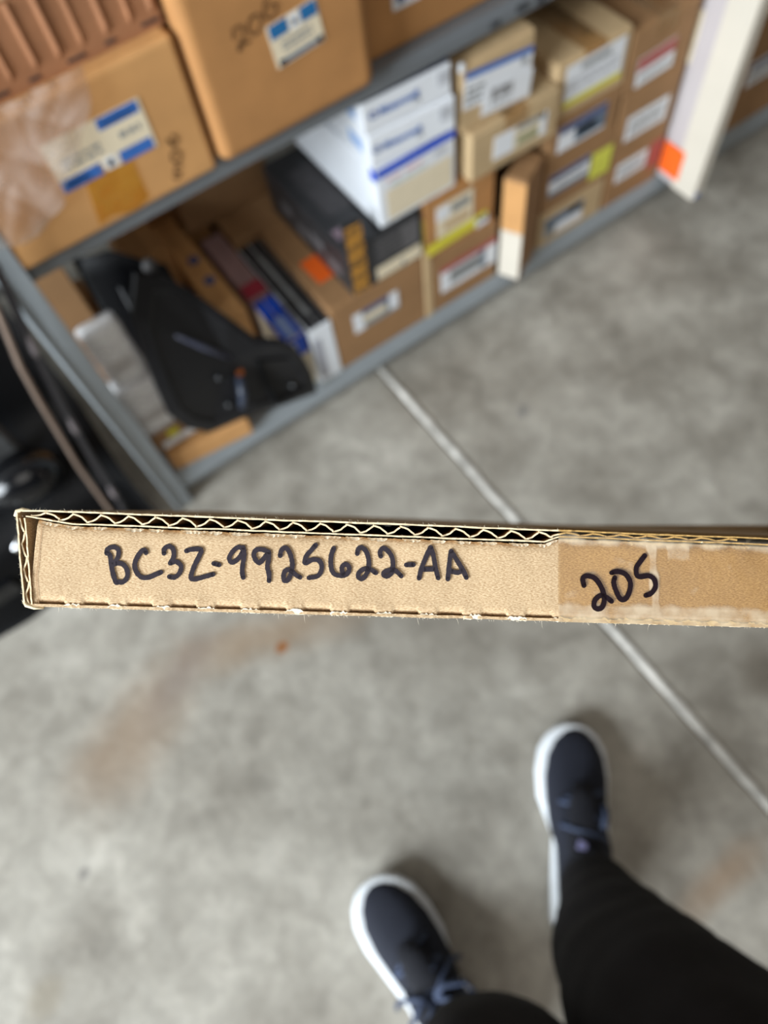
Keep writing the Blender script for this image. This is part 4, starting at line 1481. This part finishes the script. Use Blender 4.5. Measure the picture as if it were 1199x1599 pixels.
# clear packing tape from the middle to the right end
b = bmesh.new()
TU_ = [872 + 4 * i for i in range(int((1260 - 872) / 4))] + list(range(1260, XR + 1, 20))
lay = b.verts.layers.float.new('loose')
cols = []
for i, u in enumerate(TU_):
    col_ = []
    vt_, vb_ = y_top(u) - 0.8, y_bot(u) + 0.8
    rowsv = [(vt_ + 0.0, -0.05, 0.0), (vt_, 0.0002, 0.05), (y_in(u) - 1, 0.0001, 0.1), (y_in(u) + 4, -0.00035, 0.42)]
    for k in range(1, 12):
        t = k / 12
        v = y_in(u) + 4 + (vb_ - 4 - y_in(u) - 4) * t
        lo = 0.0
        if t > 0.80:
            lo = 0.36
        if abs(u - 1022 - 8 * (t - 0.5)) < 7:
            lo = max(lo, 0.40)
        if abs(u - 1060) < 20 and t < 0.2:
            lo = max(lo, 0.3)
        rowsv.append((v, -0.00038 + 0.00006 * noise.noise(Vector((u * 0.05, v * 0.05, 4))), lo))
    rowsv += [(vb_, 0.0, 0.42), (vb_ + 0.4, -0.04, 0.1)]
    for v, z, lo in rowsv:
        vv = b.verts.new(g3(u, v, z))
        vv[lay] = lo
        col_.append(vv)
    cols.append(col_)
for a, c in zip(cols, cols[1:]):
    for k in range(len(a) - 1):
        b.faces.new((a[k], a[k + 1], c[k + 1], c[k]))
obj('packing_tape', fix(b), TAPE, HB, True)

# handwriting, traced stroke by stroke
def tr_(ox, oy, s, lists):
    return [[(ox + x / s, oy + y / s) for x, y in l] for l in lists]


num = tr_(150, 830, 5.995, [
    [(108, 205), (128, 235), (140, 330), (160, 420), (182, 478)],
    [(95, 205), (100, 170), (130, 150), (170, 148), (203, 172), (205, 220), (185, 270), (155, 312)],
    [(178, 300), (235, 302), (275, 340), (290, 390), (280, 440), (245, 476), (212, 474), (185, 480)],
    [(463, 200), (452, 176), (425, 182), (390, 225), (360, 290), (360, 345), (388, 402), (430, 432), (490, 430), (555, 402), (602, 383)],
    [(632, 205), (632, 172), (655, 145), (690, 142), (718, 168), (725, 215), (715, 260), (690, 298)],
    [(690, 298), (740, 282), (785, 312), (792, 350), (770, 400), (730, 430), (682, 424)],
    [(842, 182), (900, 167), (978, 172), (962, 230), (922, 310), (892, 390), (886, 438), (930, 446), (1010, 425), (1092, 402)],
    [(1098, 300), (1148, 314)]])
num += tr_(340, 830, 5.995, [
    [(238, 165), (192, 147), (142, 182), (106, 242), (120, 286), (152, 284), (200, 242), (232, 190)],
    [(236, 150), (244, 220), (230, 320), (226, 380), (236, 432)],
    [(470, 192), (420, 171), (360, 172), (335, 212), (350, 262), (386, 295), (430, 250), (465, 205)],
    [(475, 192), (474, 260), (462, 330), (478, 400), (478, 462)],
    [(582, 228), (592, 180), (626, 152), (662, 182), (690, 260), (696, 330), (682, 400), (652, 458), (620, 456), (615, 402), (638, 362), (680, 366), (730, 408), (768, 430)],
    [(915, 127), (870, 180), (832, 222), (812, 280), (828, 294), (880, 266), (940, 270), (970, 312), (966, 370), (930, 420), (852, 434)],
    [(1085, 157), (1062, 220), (1056, 300), (1070, 370), (1108, 408), (1180, 412), (1222, 380), (1226, 330), (1190, 306), (1160, 340), (1172, 396)]])
num += tr_(540, 830, 5.995, [
    [(106, 208), (116, 166), (146, 150), (186, 182), (210, 250), (214, 320), (196, 390), (156, 442), (120, 432), (120, 390), (160, 356), (220, 352), (280, 388)],
    [(326, 232), (320, 190), (350, 155), (400, 190), (434, 250), (440, 330), (425, 390), (390, 420), (356, 410), (358, 380), (400, 366), (460, 366), (518, 418)],
    [(566, 313), (632, 311)],
    [(686, 438), (706, 350), (746, 250), (788, 155)],
    [(794, 148), (820, 230), (840, 340), (864, 436)],
    [(732, 355), (838, 352)],
    [(955, 446), (965, 340), (975, 250), (984, 188)],
    [(986, 184), (1040, 270), (1100, 370), (1128, 432)],
    [(985, 372), (1050, 386), (1098, 362)]])
b = bmesh.new()
for i, l in enumerate(num):
    z = -0.00036 + 0.000004 * i
    add_stroke(b, l, 7.6, lambda u, v: g3(u, v, z), jit=0.09, seed=i)
bmesh.ops.reverse_faces(b, faces=b.faces)
obj('handwritten_number', b, INK, ff)
b = bmesh.new()
for i, l in enumerate(tr_(860, 820, 5.995, [
        [(312, 566), (300, 502), (330, 477), (400, 490), (450, 540), (490, 620), (502, 700), (482, 768), (440, 786), (406, 760), (416, 700), (470, 660), (530, 682), (570, 714)],
        [(572, 446), (630, 436), (700, 460), (744, 530), (740, 610), (702, 690), (652, 690), (610, 610), (590, 540), (600, 492)],
        [(880, 287), (832, 350), (802, 400), (806, 464), (840, 484), (920, 476), (970, 510), (980, 580), (940, 640), (892, 658)]])):
    z = -0.00020 + 0.000006 * i
    add_stroke(b, l, 8.0, lambda u, v: g3(u, v, z), jit=0.05, seed=i + 50)
bmesh.ops.reverse_faces(b, faces=b.faces)
obj('handwritten_code', b, INK2, ff)
